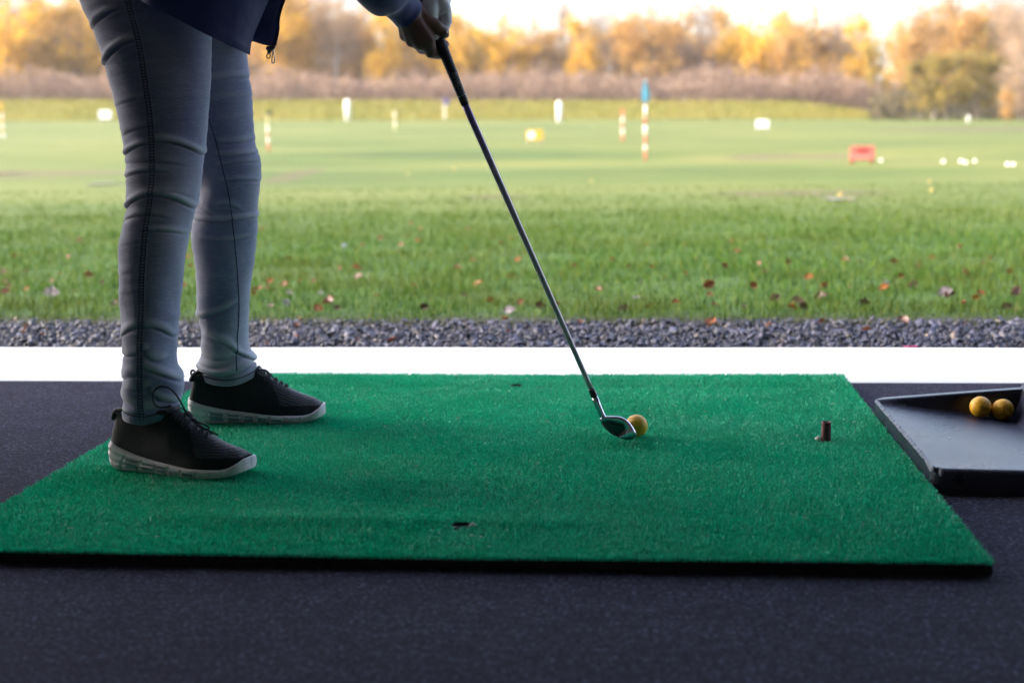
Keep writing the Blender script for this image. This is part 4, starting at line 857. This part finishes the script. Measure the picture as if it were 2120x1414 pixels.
post(1336, 332, 168, 7, [(1.0, MT_ORG, 'red_band'), (.5, *W_), (1.0, MT_ORG, 'red_band'), (1.0, *W_), (.7, MT_ORG, 'red_band'), (1.3, *W_), (.9, MT_ORG, 'red_band'), (1.6, *W_)], 'tall red and white banded pole flying a light blue flag', 'flag pole', flag=(MT_BLUE, 17, 46, 1, 1), name='flag_pole')
post(2005, 254, 240, 6, [(1, *W_)], 'tiny pale post in front of the right hand trees', 'marker post', round_top=True)
def sign(px, base, top, w, hgt, mat, label, extra=None, name='range_sign'):
    p = hit(px, base); m = scale_at(p); root = empty(name, p, label, 'sign'); H = (base-top)*m; hw = w*m/2; hh = hgt*m
    mb = MB(); b = .012; mb.add(*box(p[0]-hw, p[0]+hw, p[1]-.012, p[1]+.012, p[2]+H-hh, p[2]+H)); mb.build('sign_panel', mat, root, smooth=False)
    for sx in (-.8, .8): V, F = tube([p+[hw*sx, .03, -.05], p+[hw*sx, .03, H-hh*.3]], .014+.0004*p[1], 8); mk('leg', V, F, MT_STEEL if mat is not MT_PINK else MT_RED, root)
    if extra:
        for nm, mm, x0, x1, z0, z1 in extra:
            mb = MB(); mb.add(*box(p[0]-hw+x0*2*hw, p[0]-hw+x1*2*hw, p[1]-.017, p[1]-.0125, p[2]+H-hh+z0*hh, p[2]+H-hh+z1*hh)); mb.build(nm, mm, root, smooth=False)
    return root
sign(218, 252, 230, 25, 16, MT_WHITE, 'plain white board on the far grass left of the near leg')
sign(1578, 271, 249, 25, 16, MT_WHITE, 'plain white board on the far grass, right of the blue flag')
sign(1107, 298, 270, 33, 21, MT_YEL, 'yellow framed sign with a pale left panel near the middle of the range', [('pale_panel', MT_WHITE, .10, .50, .2, .8)])
sign(1785, 338, 303, 50, 29, MT_PINK, 'red sign board with darker red lettering beside a white ball', [('pale_patch', MT_LRED, .08, .92, .10, .44)]+[('lettering', MT_RED, .26+k*.125, .345+k*.125, .52, .86) for k in range(4)])
for k, (px, py) in enumerate(((1953, 337), (1989, 336), (1999, 339), (2018, 336), (2086, 343), (2098, 343))):
    p = hit(px, py); ball((p[0], p[1], p[2]+.012), 'white range ball lying among the others on the grass right of the red sign', True, 'white balls scattered on the right of the range')
p = hit(1824, 335); ball((p[0], p[1], p[2]+.012), 'lone white range ball lying just beside the red sign', True)
p = hit(1227, 262); ball((p[0], p[1], p[2]+.012), 'distant white ball on the grass right of the rear white post', True)
DULL = mk_ball[False].data.copy(); DULL.materials.clear(); DULL.materials.append(m_ball('dull_yellow_ball', (.26, .19, .03)))  # darker, duller yellow for the balls out on the grass
for px, py, lab in ((845, 362, 'yellow range ball on the grass behind the shaft, left of the pair'), (940, 351, 'yellow range ball on the grass directly under the hands'), (1225, 377, 'yellow range ball on the grass below the yellow sign'), (1740, 406, 'yellow range ball beside the small puddle'), (1925, 378, 'yellow range ball below the cluster of white balls, farther of two'), (1930, 397, 'yellow range ball below the cluster of white balls, nearer of two')):
    p = hit(px, py); o = ball((p[0], p[1], p[2]+.004), lab, rot=px); o.data = DULL

# ------------------------------------------------------------------ fallen leaves
def leaf_mesh(seed, lobed):
    r = np.random.default_rng(seed); n, m = 11, 7; V = []
    for i in range(n):
        t = i/(n-1); w = .5*math.sin(PI*t**.85)**.8+.02
        if lobed: w *= 1+.32*math.sin(t*PI*5)
        for j in range(m):
            k = j/(m-1)*2-1; V.append((t-.5, k*w*.72, .16*k*k*(1+.4*math.sin(4*t+seed))+.20*math.sin(t*2.6+seed)*(t-.3)+.03*r.normal()))
    f = [tuple(q) for q in grid_faces(n, m)]; b = len(V); V += [(-.5, .012, 0), (-.5, -.012, 0), (-.85, -.008, .06), (-.85, .008, .06)]; f.append((b, b+1, b+2, b+3)); return np.array(V), f
def m_leaf(name, c):
    q = N(name); f = q.noise(3, 4); oi = q.n('ShaderNodeObjectInfo')
    col = q.ramp(f, [(.3, tuple(x*.55 for x in c)), (.7, tuple(x*1.25 for x in c))]); col = q.mix(q.math('MULTIPLY', oi.outputs['Random'], .4), col, (.05, .022, .012)); return q.bsdf(col, .5, 0, .45, None, 0, 0, .2)
LM = {'rust': m_leaf('rusty_leaf', (.16, .045, .016)), 'orange': m_leaf('orange_leaf', (.27, .085, .018)), 'pale': m_leaf('pale_grey_leaf', (.30, .26, .31)), 'pink': m_leaf('pinkish_leaf', (.21, .115, .105)), 'dark': m_leaf('dark_brown_leaf', (.055, .030, .018)), 'white': m_leaf('whitish_leaf', (.36, .36, .38))}
LPROTO = {}
GEN = {'rust': 'small rusty brown leaf fallen in the near grass', 'orange': 'small orange leaf fallen in the near grass', 'pale': 'pale grey leaf lying in the near grass', 'pink': 'pinkish leaf fallen in the near grass', 'dark': 'dark brown leaf lying by the slate strip', 'white': 'whitish leaf scrap in the near grass', 'gravel': 'small brown leaf lying on the slate chippings'}
def leaf(px, py, size, kind, label=None, up=.0, onstone=False, xy=None):
    p = np.array([xy[0], xy[1], float(tz(*xy))]) if xy else (gz(px, py, 0.0) if onstone else hit(px, py))
    v = random.randrange(4); key = (kind, v)
    if key not in LPROTO: o = LPROTO[key] = mk('fallen_leaf', *leaf_mesh(v, v % 2), LM[kind], local=True)
    else: o = LPROTO[key].copy(); COL.objects.link(o)
    if 'group' in o: del o['group']
    s = size*.82; o.scale = (s, s, s); o.location = (p[0], p[1], p[2]+(.004 if onstone else .014)+s*.15*up)
    o.rotation_euler = (random.gauss(0, .25)+.35+up*.9, random.gauss(0, .3), random.uniform(0, 6.28) if not up else random.gauss(0, .3))
    g = 'gravel' if onstone else kind
    if label: tag(o, label, 'leaf')
    else: tag(o, GEN[g], 'leaf', {'gravel': 'leaves on the slate strip'}.get(g, 'fallen %s leaves in the grass' % g))
    return o
BIG = [(108, 617, .075, 'pale', 'large pale lilac curled leaf on the grass at the far left', .5), (683, 634, .055, 'pink', 'pale pink leaf at the grass edge right of the legs', .6), (713, 516, .042, 'white', 'lone white leaf high in the grass right of the far leg', .5), (740, 562, .055, 'orange', 'large orange leaf in the grass right of the far leg, above a pinkish leaf', .2), (742, 583, .055, 'pink', 'flat pinkish leaf just below a large orange leaf', .1), (988, 597, .055, 'orange', 'wide orange leaf in the grass left of the shaft', .2), (1468, 602, .060, 'rust', 'upright rust brown leaf standing in the grass right of the shaft', 1.3), (1700, 626, .060, 'dark', 'dark brown curled leaf at the grass edge, the darkest right of the shaft', .7), (1604, 630, .050, 'pink', 'upright dull pink leaf at the grass edge left of the dark curled leaf', 1.2), (1652, 634, .05, 'pink', 'reddish folded leaf touching the dark curled leaf at the grass edge', .9), (1957, 618, .065, 'pale', 'long pale grey leaf in the grass on the right', .3), (2102, 614, .055, 'pink', 'pale tan leaf at the right edge of the grass', .8), (541, 480, .045, 'rust', 'red brown leaf touching the outline of the far calf', .3), (1631, 552, .042, 'rust', 'round rust leaf alone in the grass above the slate, right of centre', .8)]
for px, py, s, k, lab, up in BIG: leaf(px, py, s, k, lab, up)
SM = 'r597,541 r560,607 r705,563 r787,500 r831,515 r825,528 o866,504 o980,545 o620,590 r948,562 r968,480 r1021,500 o1060,500 r1036,510 o1072,545 r1057,580 r1015,632 r1078,635 r857,602 r780,620 w600,615 w665,615 w594,637 d700,647 r660,650 r538,607 o560,594 r525,617 r590,600 r20,600 r12,612 r55,567 r185,580 r142,540 o30,537 r165,503 p8,572 p212,594 r1470,620 r1400,636 r1480,640 o1516,507 r1527,529 r1572,554 r1750,547 o1675,585 r1640,647 o1760,604 r1840,570 r1850,550 o1830,607 w1835,594 r1780,549 r1865,582 r1960,622 r2000,575 r2035,552 r2050,542 r2088,529 o2090,572 r2030,617 o2020,627 r1995,636 d2085,645 r1705,602 w1318,627 r1340,512 r1350,562 r1345,642 o849,468 d1790,640 r1420,575 r1300,560 r1240,610 r1190,560 r1150,640 o1268,545 d1120,645 d880,648 d240,640 r395,560 r380,600 o388,540 r1560,600 r1500,560 r1440,545 r1900,560 r1930,540 p1890,600 r1985,520 r2060,500 d1540,645 d1660,650 d560,645 d1290,648'
KD = {'r': 'rust', 'o': 'orange', 'w': 'white', 'p': 'pink', 'd': 'dark'}
for tkn in SM.split():
    x, y = tkn[1:].split(','); leaf(float(x), float(y), random.uniform(.026, .050), KD[tkn[0]], up=random.choice([0, .2, .5, 1]))
for k in range(30):
    x = random.uniform(-40, 2160); y = 470+170*random.random()**.7; leaf(x, y, random.uniform(.020, .038), random.choice(['rust', 'rust', 'orange', 'dark']), up=random.choice([0, .3, .8]))
for px, py, s, k in ((615, 675, .03, 'rust'), (613, 697, .028, 'orange'), (553, 712, .024, 'rust'), (811, 705, .036, 'rust'), (740, 706, .026, 'pink'), (1472, 668, .055, 'orange'), (1590, 675, .03, 'orange'), (1792, 684, .036, 'orange'), (1870, 668, .05, 'pink'), (52, 684, .036, 'rust'), (88, 694, .026, 'orange'), (1045, 664, .04, 'rust'), (1200, 668, .03, 'rust'), (1350, 672, .028, 'dark'), (1050, 690, .024, 'rust'), (620, 665, .04, 'rust'), (960, 668, .04, 'dark'), (1700, 668, .03, 'rust'), (2000, 672, .03, 'dark'), (30, 664, .03, 'dark')): leaf(px, py, s, k, onstone=True)
leaf(1740, 671, .03, 'white', 'white leaf scrap lying on the slate chippings', 0, True); leaf(1055, 655, .05, 'pale', 'grey blade like leaf leaning at the slate edge near the shaft', .9)

# ------------------------------------------------------------------ trees
ST = {'gold': [(.2, (.19, .110, .018)), (.45, (.44, .245, .024)), (.7, (.60, .36, .036)), (.95, (.66, .45, .08))],
      'amber': [(.2, (.17, .100, .040)), (.45, (.37, .205, .060)), (.7, (.50, .29, .080)), (.95, (.56, .37, .12))],
      'olive': [(.2, (.080, .064, .020)), (.45, (.24, .175, .034)), (.7, (.40, .275, .050)), (.95, (.48, .34, .08))],
      'bare': [(.2, (.16, .110, .085)), (.5, (.27, .185, .130)), (.9, (.40, .28, .17))],
      'scrub': [(.15, (.070, .046, .042)), (.45, (.19, .125, .100)), (.75, (.32, .215, .155)), (1, (.40, .28, .16))]}
MT_LV = {k: m_leafy('foliage_'+k, v) for k, v in ST.items()}; MT_BARK = m_wood('grey_brown_bark', (.10, .08, .065)); MT_BIRCH = m_wood('pale_bark', (.42, .38, .34))
def leaf_cards(C, size, rg):
    n = len(C); a = rg.normal(size=(n, 3)); a /= np.linalg.norm(a, axis=1)[:, None]; b = rg.normal(size=(n, 3)); b -= a*(a*b).sum(1)[:, None]; b /= np.linalg.norm(b, axis=1)[:, None]
    s = size*rg.uniform(.6, 1.4, (n, 1)); q = np.stack([C-a*s*.5, C-b*s*.28+a*s*.05, C+a*s*.5, C+b*s*.28-a*s*.05], 1); return q.reshape(-1, 3)
def twig_cards(A, B, w, rg):
    d = B-A; n = len(A); s = np.cross(d, rg.normal(size=(n, 3))); s /= np.linalg.norm(s, axis=1)[:, None]; s *= w; return np.stack([A-s, A+s, B+s*.4, B-s*.4], 1).reshape(-1, 3)
def tree_parts(seed, shape, nleaf, ntwig, csize=.30):
    """unit kinds are about 10 m high"""
    rg = np.random.default_rng(seed); H = 10.0; mb = MB()
    lean = rg.normal(0, .35, 2); tr = catmull([(0, 0, -.2), (lean[0]*.3, lean[1]*.3, H*.25), (lean[0]*.7+rg.normal(0, .15), lean[1]*.7, H*.52), (lean[0], lean[1], H*.86)], 14)
    mb.add(*tube(tr, np.linspace(.20, .03, 14)*np.concatenate([[1.5, 1.15], np.ones(12)]), 9)); ends = []
    rx, z0, z1, pw = shape
    for k in range(15):
        f = rg.uniform(.2, .92); i = int(f*13); b = tr[i]; az = k*2.4+rg.normal(0, .3); zz = max(b[2], H*z0*.8)
        rel = np.clip((b[2]/H-z0)/(z1-z0), 0, 1); rad = rx*(1-abs(rel-.42)**pw*1.0)*rg.uniform(.6, 1.0)
        e = np.array([b[0]+math.cos(az)*rad, b[1]+math.sin(az)*rad, min(H*z1, b[2]+rad*rg.uniform(.35, .9))]); mid = (b+e)/2+[0, 0, .25*rad*.4]
        P = catmull([b, mid, e], 7); mb.add(*tube(P, np.linspace(.075, .015, 7)*(1.2-f*.6), 6)); ends += [P[3], P[4], P[5], P[6]]
    ends = np.array(ends+[tr[-1], tr[-2], tr[-4]])
    cl = ends[rg.integers(0, len(ends), 130)]+rg.normal(0, 1, (130, 3))*[.55, .55, .45]
    sz = rg.uniform(.25, .75, 130); wts = sz**1.5; ci = rg.choice(130, nleaf, p=wts/wts.sum())
    C = cl[ci]+rg.normal(0, 1, (nleaf, 3))*(sz[ci]*.55)[:, None]; V = [leaf_cards(C, csize, rg)]
    if ntwig:
        A = ends[rg.integers(0, len(ends), ntwig)]+rg.normal(0, .45, (ntwig, 3)); out = A-np.array([0, 0, H*.45]); out /= np.linalg.norm(out, axis=1)[:, None]
        B = A+(out+rg.normal(0, .45, (ntwig, 3))+[0, 0, .35])*rg.uniform(.4, 1.2, (ntwig, 1)); V.append(twig_cards(A, B, .017, rg))
    V = np.concatenate(V); return mb, V
def make_tree(seed, name, leafk, bark, shape, nleaf, ntwig, cs=.3):
    root = empty(name, (0, 0, 0)); mb, V = tree_parts(seed, shape, nleaf, ntwig, cs)
    mb.build('trunk', bark, root, local=True); mk('crown', V, np.arange(len(V)).reshape(-1, 4), MT_LV[leafk], root, local=True); root['category'] = 'tree'; return root
PROTO = {'gold': [make_tree(101, 'autumn_tree', 'gold', MT_BARK, (2.9, .18, .98, 2.0), 4200, 500), make_tree(102, 'autumn_tree', 'gold', MT_BARK, (2.4, .22, 1.0, 1.6), 3600, 500)],
         'amber': [make_tree(103, 'autumn_tree', 'amber', MT_BARK, (2.8, .2, .97, 2.0), 3000, 900), make_tree(104, 'autumn_tree', 'amber', MT_BARK, (2.3, .2, 1.0, 1.7), 2400, 1100)],
         'bare': [make_tree(105, 'bare_tree', 'bare', MT_BIRCH, (2.4, .2, 1.0, 1.6), 900, 2600), make_tree(106, 'bare_tree', 'bare', MT_BARK, (2.8, .25, 1.0, 1.8), 1100, 2600)],
         'olive': [make_tree(107, 'olive_tree', 'olive', MT_BARK, (3.6, .04, .96, 2.4), 4200, 400, .34), make_tree(108, 'olive_tree', 'olive', MT_BARK, (3.2, .05, .98, 2.2), 3600, 500, .34)]}
USED = set()
def place_tree(px, Y, toprow, kind, v, wscale, label, group=None, rz=None):
    src = PROTO[kind][v]
    if src.name in USED: o = copy_tree(src)
    else: o = src; USED.add(src.name)
    for k in ('group', 'label'):
        if k in o: del o[k]
    q = bp(px, 240, Y); gzv = float(tz(q[0], Y)); H = bp(px, toprow, Y)[2]-gzv
    s = H*(1.40 if kind in ('gold', 'amber', 'bare') else 1.1)/10.0; o.location = (q[0], Y, gzv-.05); o.scale = (s*wscale, s*wscale, s); o.rotation_euler = (0, 0, random.uniform(0, 6.28) if rz is None else rz)
    return tag(o, label, 'tree', group)
FRONT = [(15, 124, 38, 'gold', 0, 1.05, 'bright yellow tree at the left edge of the wood'), (76, 128, 8, 'bare', 1, .95, 'tall thin brown topped tree just right of the bright yellow tree at the left edge'), (118, 125, 48, 'gold', 1, 1.0, 'orange gold tree with a rounded top, second bright crown left of the near leg'), (165, 130, 42, 'amber', 0, .9, 'pale orange tree whose crown the near thigh cuts off'), (205, 126, 70, 'gold', 1, .8, 'low gold tree touching the outline of the near thigh'),
         (560, 130, 40, 'amber', 1, .8, 'amber tree half hidden by the jacket zip pull'), (598, 126, 30, 'gold', 0, .85, 'gold tree directly right of the zip pull'), (645, 131, 8, 'amber', 0, 1.0, 'tallest amber tree between the jacket and the hands'), (700, 126, 46, 'bare', 0, .85, 'pale bare topped tree left of the sleeve fold'), (745, 130, 50, 'amber', 1, 1.0, 'amber tree under the sleeve fold'), (795, 126, 62, 'gold', 1, .8, 'gold tree directly left of the hands'), (850, 131, 58, 'amber', 0, .95, 'amber tree behind the knuckles'),
         (905, 128, 66, 'gold', 0, .75, 'gold tree crossed by the top of the grip'), (948, 127, 62, 'gold', 1, .8, 'gold tree immediately right of the hands'), (1000, 130, 76, 'olive', 1, .55, 'olive tinged tree right of the grip'), (1050, 126, 72, 'gold', 0, .95, 'broad gold tree behind the upper shaft'), (1110, 130, 78, 'amber', 0, .9, 'wide low amber tree above and left of the rear white post'), (1170, 131, 52, 'bare', 1, .85, 'bare topped tree with sky showing through, above the rear white post'), (1208, 126, 74, 'gold', 1, .85, 'gold tree right of the rear white post'), (1262, 132, 66, 'bare', 0, .8, 'thin grey tree with bright gaps left of the blue flag'), (1300, 127, 66, 'amber', 1, .8, 'amber tree just left of the blue flag'), (1345, 126, 58, 'amber', 0, .95, 'tall amber tree behind the blue flag'),
         (1405, 131, 64, 'amber', 1, 1.0, 'pale orange tree right of the blue flag'), (1452, 127, 52, 'bare', 1, .8, 'wispy tree with thin twigs right of the blue flag'), (1500, 131, 60, 'gold', 1, .85, 'gold tree left of the round golden crown'), (1556, 126, 60, 'gold', 0, 1.0, 'round golden tree above the plain white board right of the flag'), (1625, 124, 82, 'amber', 1, .7, 'pointed orange tree right of the round golden crown'), (1680, 131, 64, 'amber', 0, .95, 'peach coloured tree left of the dip in the wood'), (1745, 131, 92, 'bare', 0, .7, 'low bare tree in the dip of the wood'), (1772, 126, 78, 'gold', 1, .8, 'gold tree left of the gap of sky'), (1812, 124, 94, 'olive', 0, .55, 'small olive tree at the edge of the gap of sky'),
         (1866, 112, 84, 'amber', 1, .7, 'amber tree right of the gap of sky'), (1905, 106, 62, 'amber', 0, .7, 'airy amber tree with bright gaps on the right'), (1935, 118, 56, 'bare', 0, .8, 'pale bare tree behind the airy amber one'), (1985, 110, 46, 'amber', 1, .85, 'tall amber tree left of the tallest crown on the right'), (2030, 114, 34, 'olive', 1, .55, 'tallest olive crown on the right of the wood'), (2078, 110, 42, 'bare', 1, .85, 'bare twiggy tree near the right edge'), (2122, 104, 50, 'bare', 0, .9, 'pinkish bare tree cut by the right edge of the photo'),
         (1905, 94, 128, 'olive', 0, .95, 'dark based olive bush tree, left of the two broad ones on the right'), (1958, 91, 112, 'olive', 1, 1.05, 'broad rounded olive yellow tree on the right with foliage to the ground'), (2025, 93, 118, 'olive', 0, 1.05, 'broad olive yellow tree behind the tiny pale post'), (2085, 78, 196, 'amber', 0, .65, 'small orange sapling by the bare earth at the right edge'), (2112, 90, 120, 'bare', 1, .9, 'greyish twiggy tree at the right edge beside the orange sapling')]
for a in FRONT: place_tree(*a)
kinds = ['amber', 'gold', 'bare', 'amber', 'gold', 'olive', 'amber', 'bare']
for k in range(72):
    px = -160+(k*33.3)+random.uniform(-16, 16)
    if 1790 < px < 1850: continue
    tr_ = np.interp(px, [-200, 100, 400, 640, 900, 1200, 1500, 1700, 1770, 1880, 2050, 2300], [40, 40, 60, 45, 85, 88, 80, 92, 112, 100, 62, 60])+random.uniform(-2, 40)
    kd = kinds[(k*5+1) % 8]; place_tree(px, 138+random.uniform(0, 14), tr_, kd, k % 2, .7 if kd == 'olive' else 1.0, 'autumn tree of the second row, half hidden behind the front trees of the wood', 'trees set back in the wood')
for k in PROTO.values():
    for o in k:
        if o.name not in USED:
            for c_ in list(o.children): bpy.data.objects.remove(c_)
            bpy.data.objects.remove(o)
# brown undergrowth along the foot of the wood: one mass
rg = np.random.default_rng(77); V = []; n = 30000
px = rg.uniform(-330, 1885, n); Yv = rg.uniform(117.5, 128, n); base = bpv(px, 230, Yv); x = base[:, 0]; zg = tz(x, Yv)
top = 2.25+.75*vnoise(np.stack([x, Yv*.6], -1), .55, 5)+.4*vnoise(np.stack([x, Yv], -1), 2.4, 6)+.5*sstep(40, 60, px)*0
h = rg.random(n)**.75*np.clip(top, 1.2, 5); C = np.stack([x, Yv, zg+h], -1)
V.append(leaf_cards(C, .30, rg)); m_ = 16000; idx = rg.integers(0, n, m_); A = C[idx]*np.array([1, 1, 0])+np.stack([0*x[idx], 0*x[idx], zg[idx]+.4*h[idx]], -1); B = C[idx]+rg.normal(0, .3, (m_, 3))+[0, 0, .5]
V.append(twig_cards(A, B, .020, rg)); V = np.concatenate(V)
o = mk('undergrowth', V, np.arange(len(V)).reshape(-1, 4), MT_LV['scrub']); tag(o, 'band of brown mauve scrub along the foot of the wood', 'undergrowth', kind='stuff')
n = 9000; px = rg.uniform(1800, 2330, n); Yv = rg.uniform(100, 108, n); base = bpv(px, 230, Yv); x = base[:, 0]; zg = tz(x, Yv); top = np.interp(px, [1800, 1840, 1900, 2100, 2330], [1.2, 2.0, 2.4, 2.0, 2.4])+.4*vnoise(np.stack([x, Yv], -1), 1.2, 9)
C = np.stack([x, Yv, zg+rg.random(n)**.8*np.clip(top, .6, 4)], -1); V = leaf_cards(C, .28, rg); o = mk('dark_thicket', V, np.arange(len(V)).reshape(-1, 4), m_leafy('foliage_dark', [(.2, (.030, .034, .022)), (.6, (.075, .065, .035)), (.95, (.15, .11, .05))])); tag(o, 'dark thicket under the olive trees on the right', 'thicket', kind='stuff')
# tussocks on top of the bank soften its edge
n = 26000; px = rg.uniform(-300, 1880, n); Yv = rg.uniform(107.5, 117.5, n); base = bpv(px, 230, Yv); x = base[:, 0]; zg = tz(x, Yv); A = np.stack([x, Yv, zg-.03], -1); B = A+np.stack([rg.normal(0, .12, n), rg.normal(0, .12, n), rg.uniform(.12, .42, n)], -1); V = twig_cards(A, B, .035, rg)
o = mk('rough_grass', V, np.arange(len(V)).reshape(-1, 4), m_leafy('bank_tussocks', [(.1, (.10, .125, .018)), (.5, (.19, .175, .028)), (.9, (.26, .19, .06))], sc=.12)); tag(o, 'yellow green rough grass on the bank below the wood', 'grass', kind='stuff')

mb = MB(); mb.add(*box(-420, 420, -70, 1010, -1.4, 24)); m_ = bpy.data.materials.new('autumn_haze'); m_.use_nodes = True; t_ = m_.node_tree; t_.nodes.clear(); o_ = t_.nodes.new('ShaderNodeOutputMaterial'); v_ = t_.nodes.new('ShaderNodeVolumePrincipled')
v_.inputs['Color'].default_value = (.95, .93, .90, 1); v_.inputs['Density'].default_value = .0003; v_.inputs['Anisotropy'].default_value = .2; t_.links.new(v_.outputs[0], o_.inputs['Volume'])
o = mb.build('haze', m_, smooth=False); tag(o, kind='stuff')

# ------------------------------------------------------------------ light
SUN_EL, SUN_AZ = math.radians(28), math.radians(262)
w = bpy.data.worlds.new('World'); scn.world = w; w.use_nodes = True; nt = w.node_tree; bg = nt.nodes['Background']
sky = nt.nodes.new('ShaderNodeTexSky'); sky.sky_type = 'NISHITA'; sky.sun_disc = False; sky.sun_elevation = SUN_EL; sky.sun_rotation = SUN_AZ; sky.air_density = .8; sky.dust_density = 5.0; sky.ozone_density = 1.0
hs = nt.nodes.new('ShaderNodeHueSaturation'); hs.inputs['Saturation'].default_value = .8; nt.links.new(sky.outputs[0], hs.inputs['Color']); nt.links.new(hs.outputs[0], bg.inputs[0]); bg.inputs[1].default_value = .15
sd_ = bpy.data.lights.new('sun', 'SUN'); sd_.energy = 1.25; sd_.angle = math.radians(18); sd_.color = (1, .90, .76); so = bpy.data.objects.new('sun', sd_); COL.objects.link(so)
d = Vector((-math.sin(SUN_AZ)*math.cos(SUN_EL), -math.cos(SUN_AZ)*math.cos(SUN_EL), -math.sin(SUN_EL))); so.rotation_euler = d.to_track_quat('-Z', 'Y').to_euler(); so.location = (-30, -40, 30)
scn.view_settings.view_transform = 'Standard'; scn.view_settings.look = 'None'; scn.view_settings.gamma = 1; scn.view_settings.exposure = 2.8
cy = scn.cycles; cy.use_denoising = True; cy.use_adaptive_sampling = False; cy.sample_clamp_indirect = 4; cy.max_bounces = 8; cy.diffuse_bounces = 4; cy.glossy_bounces = 3; cy.transmission_bounces = 4; cy.caustics_reflective = False; cy.caustics_refractive = False
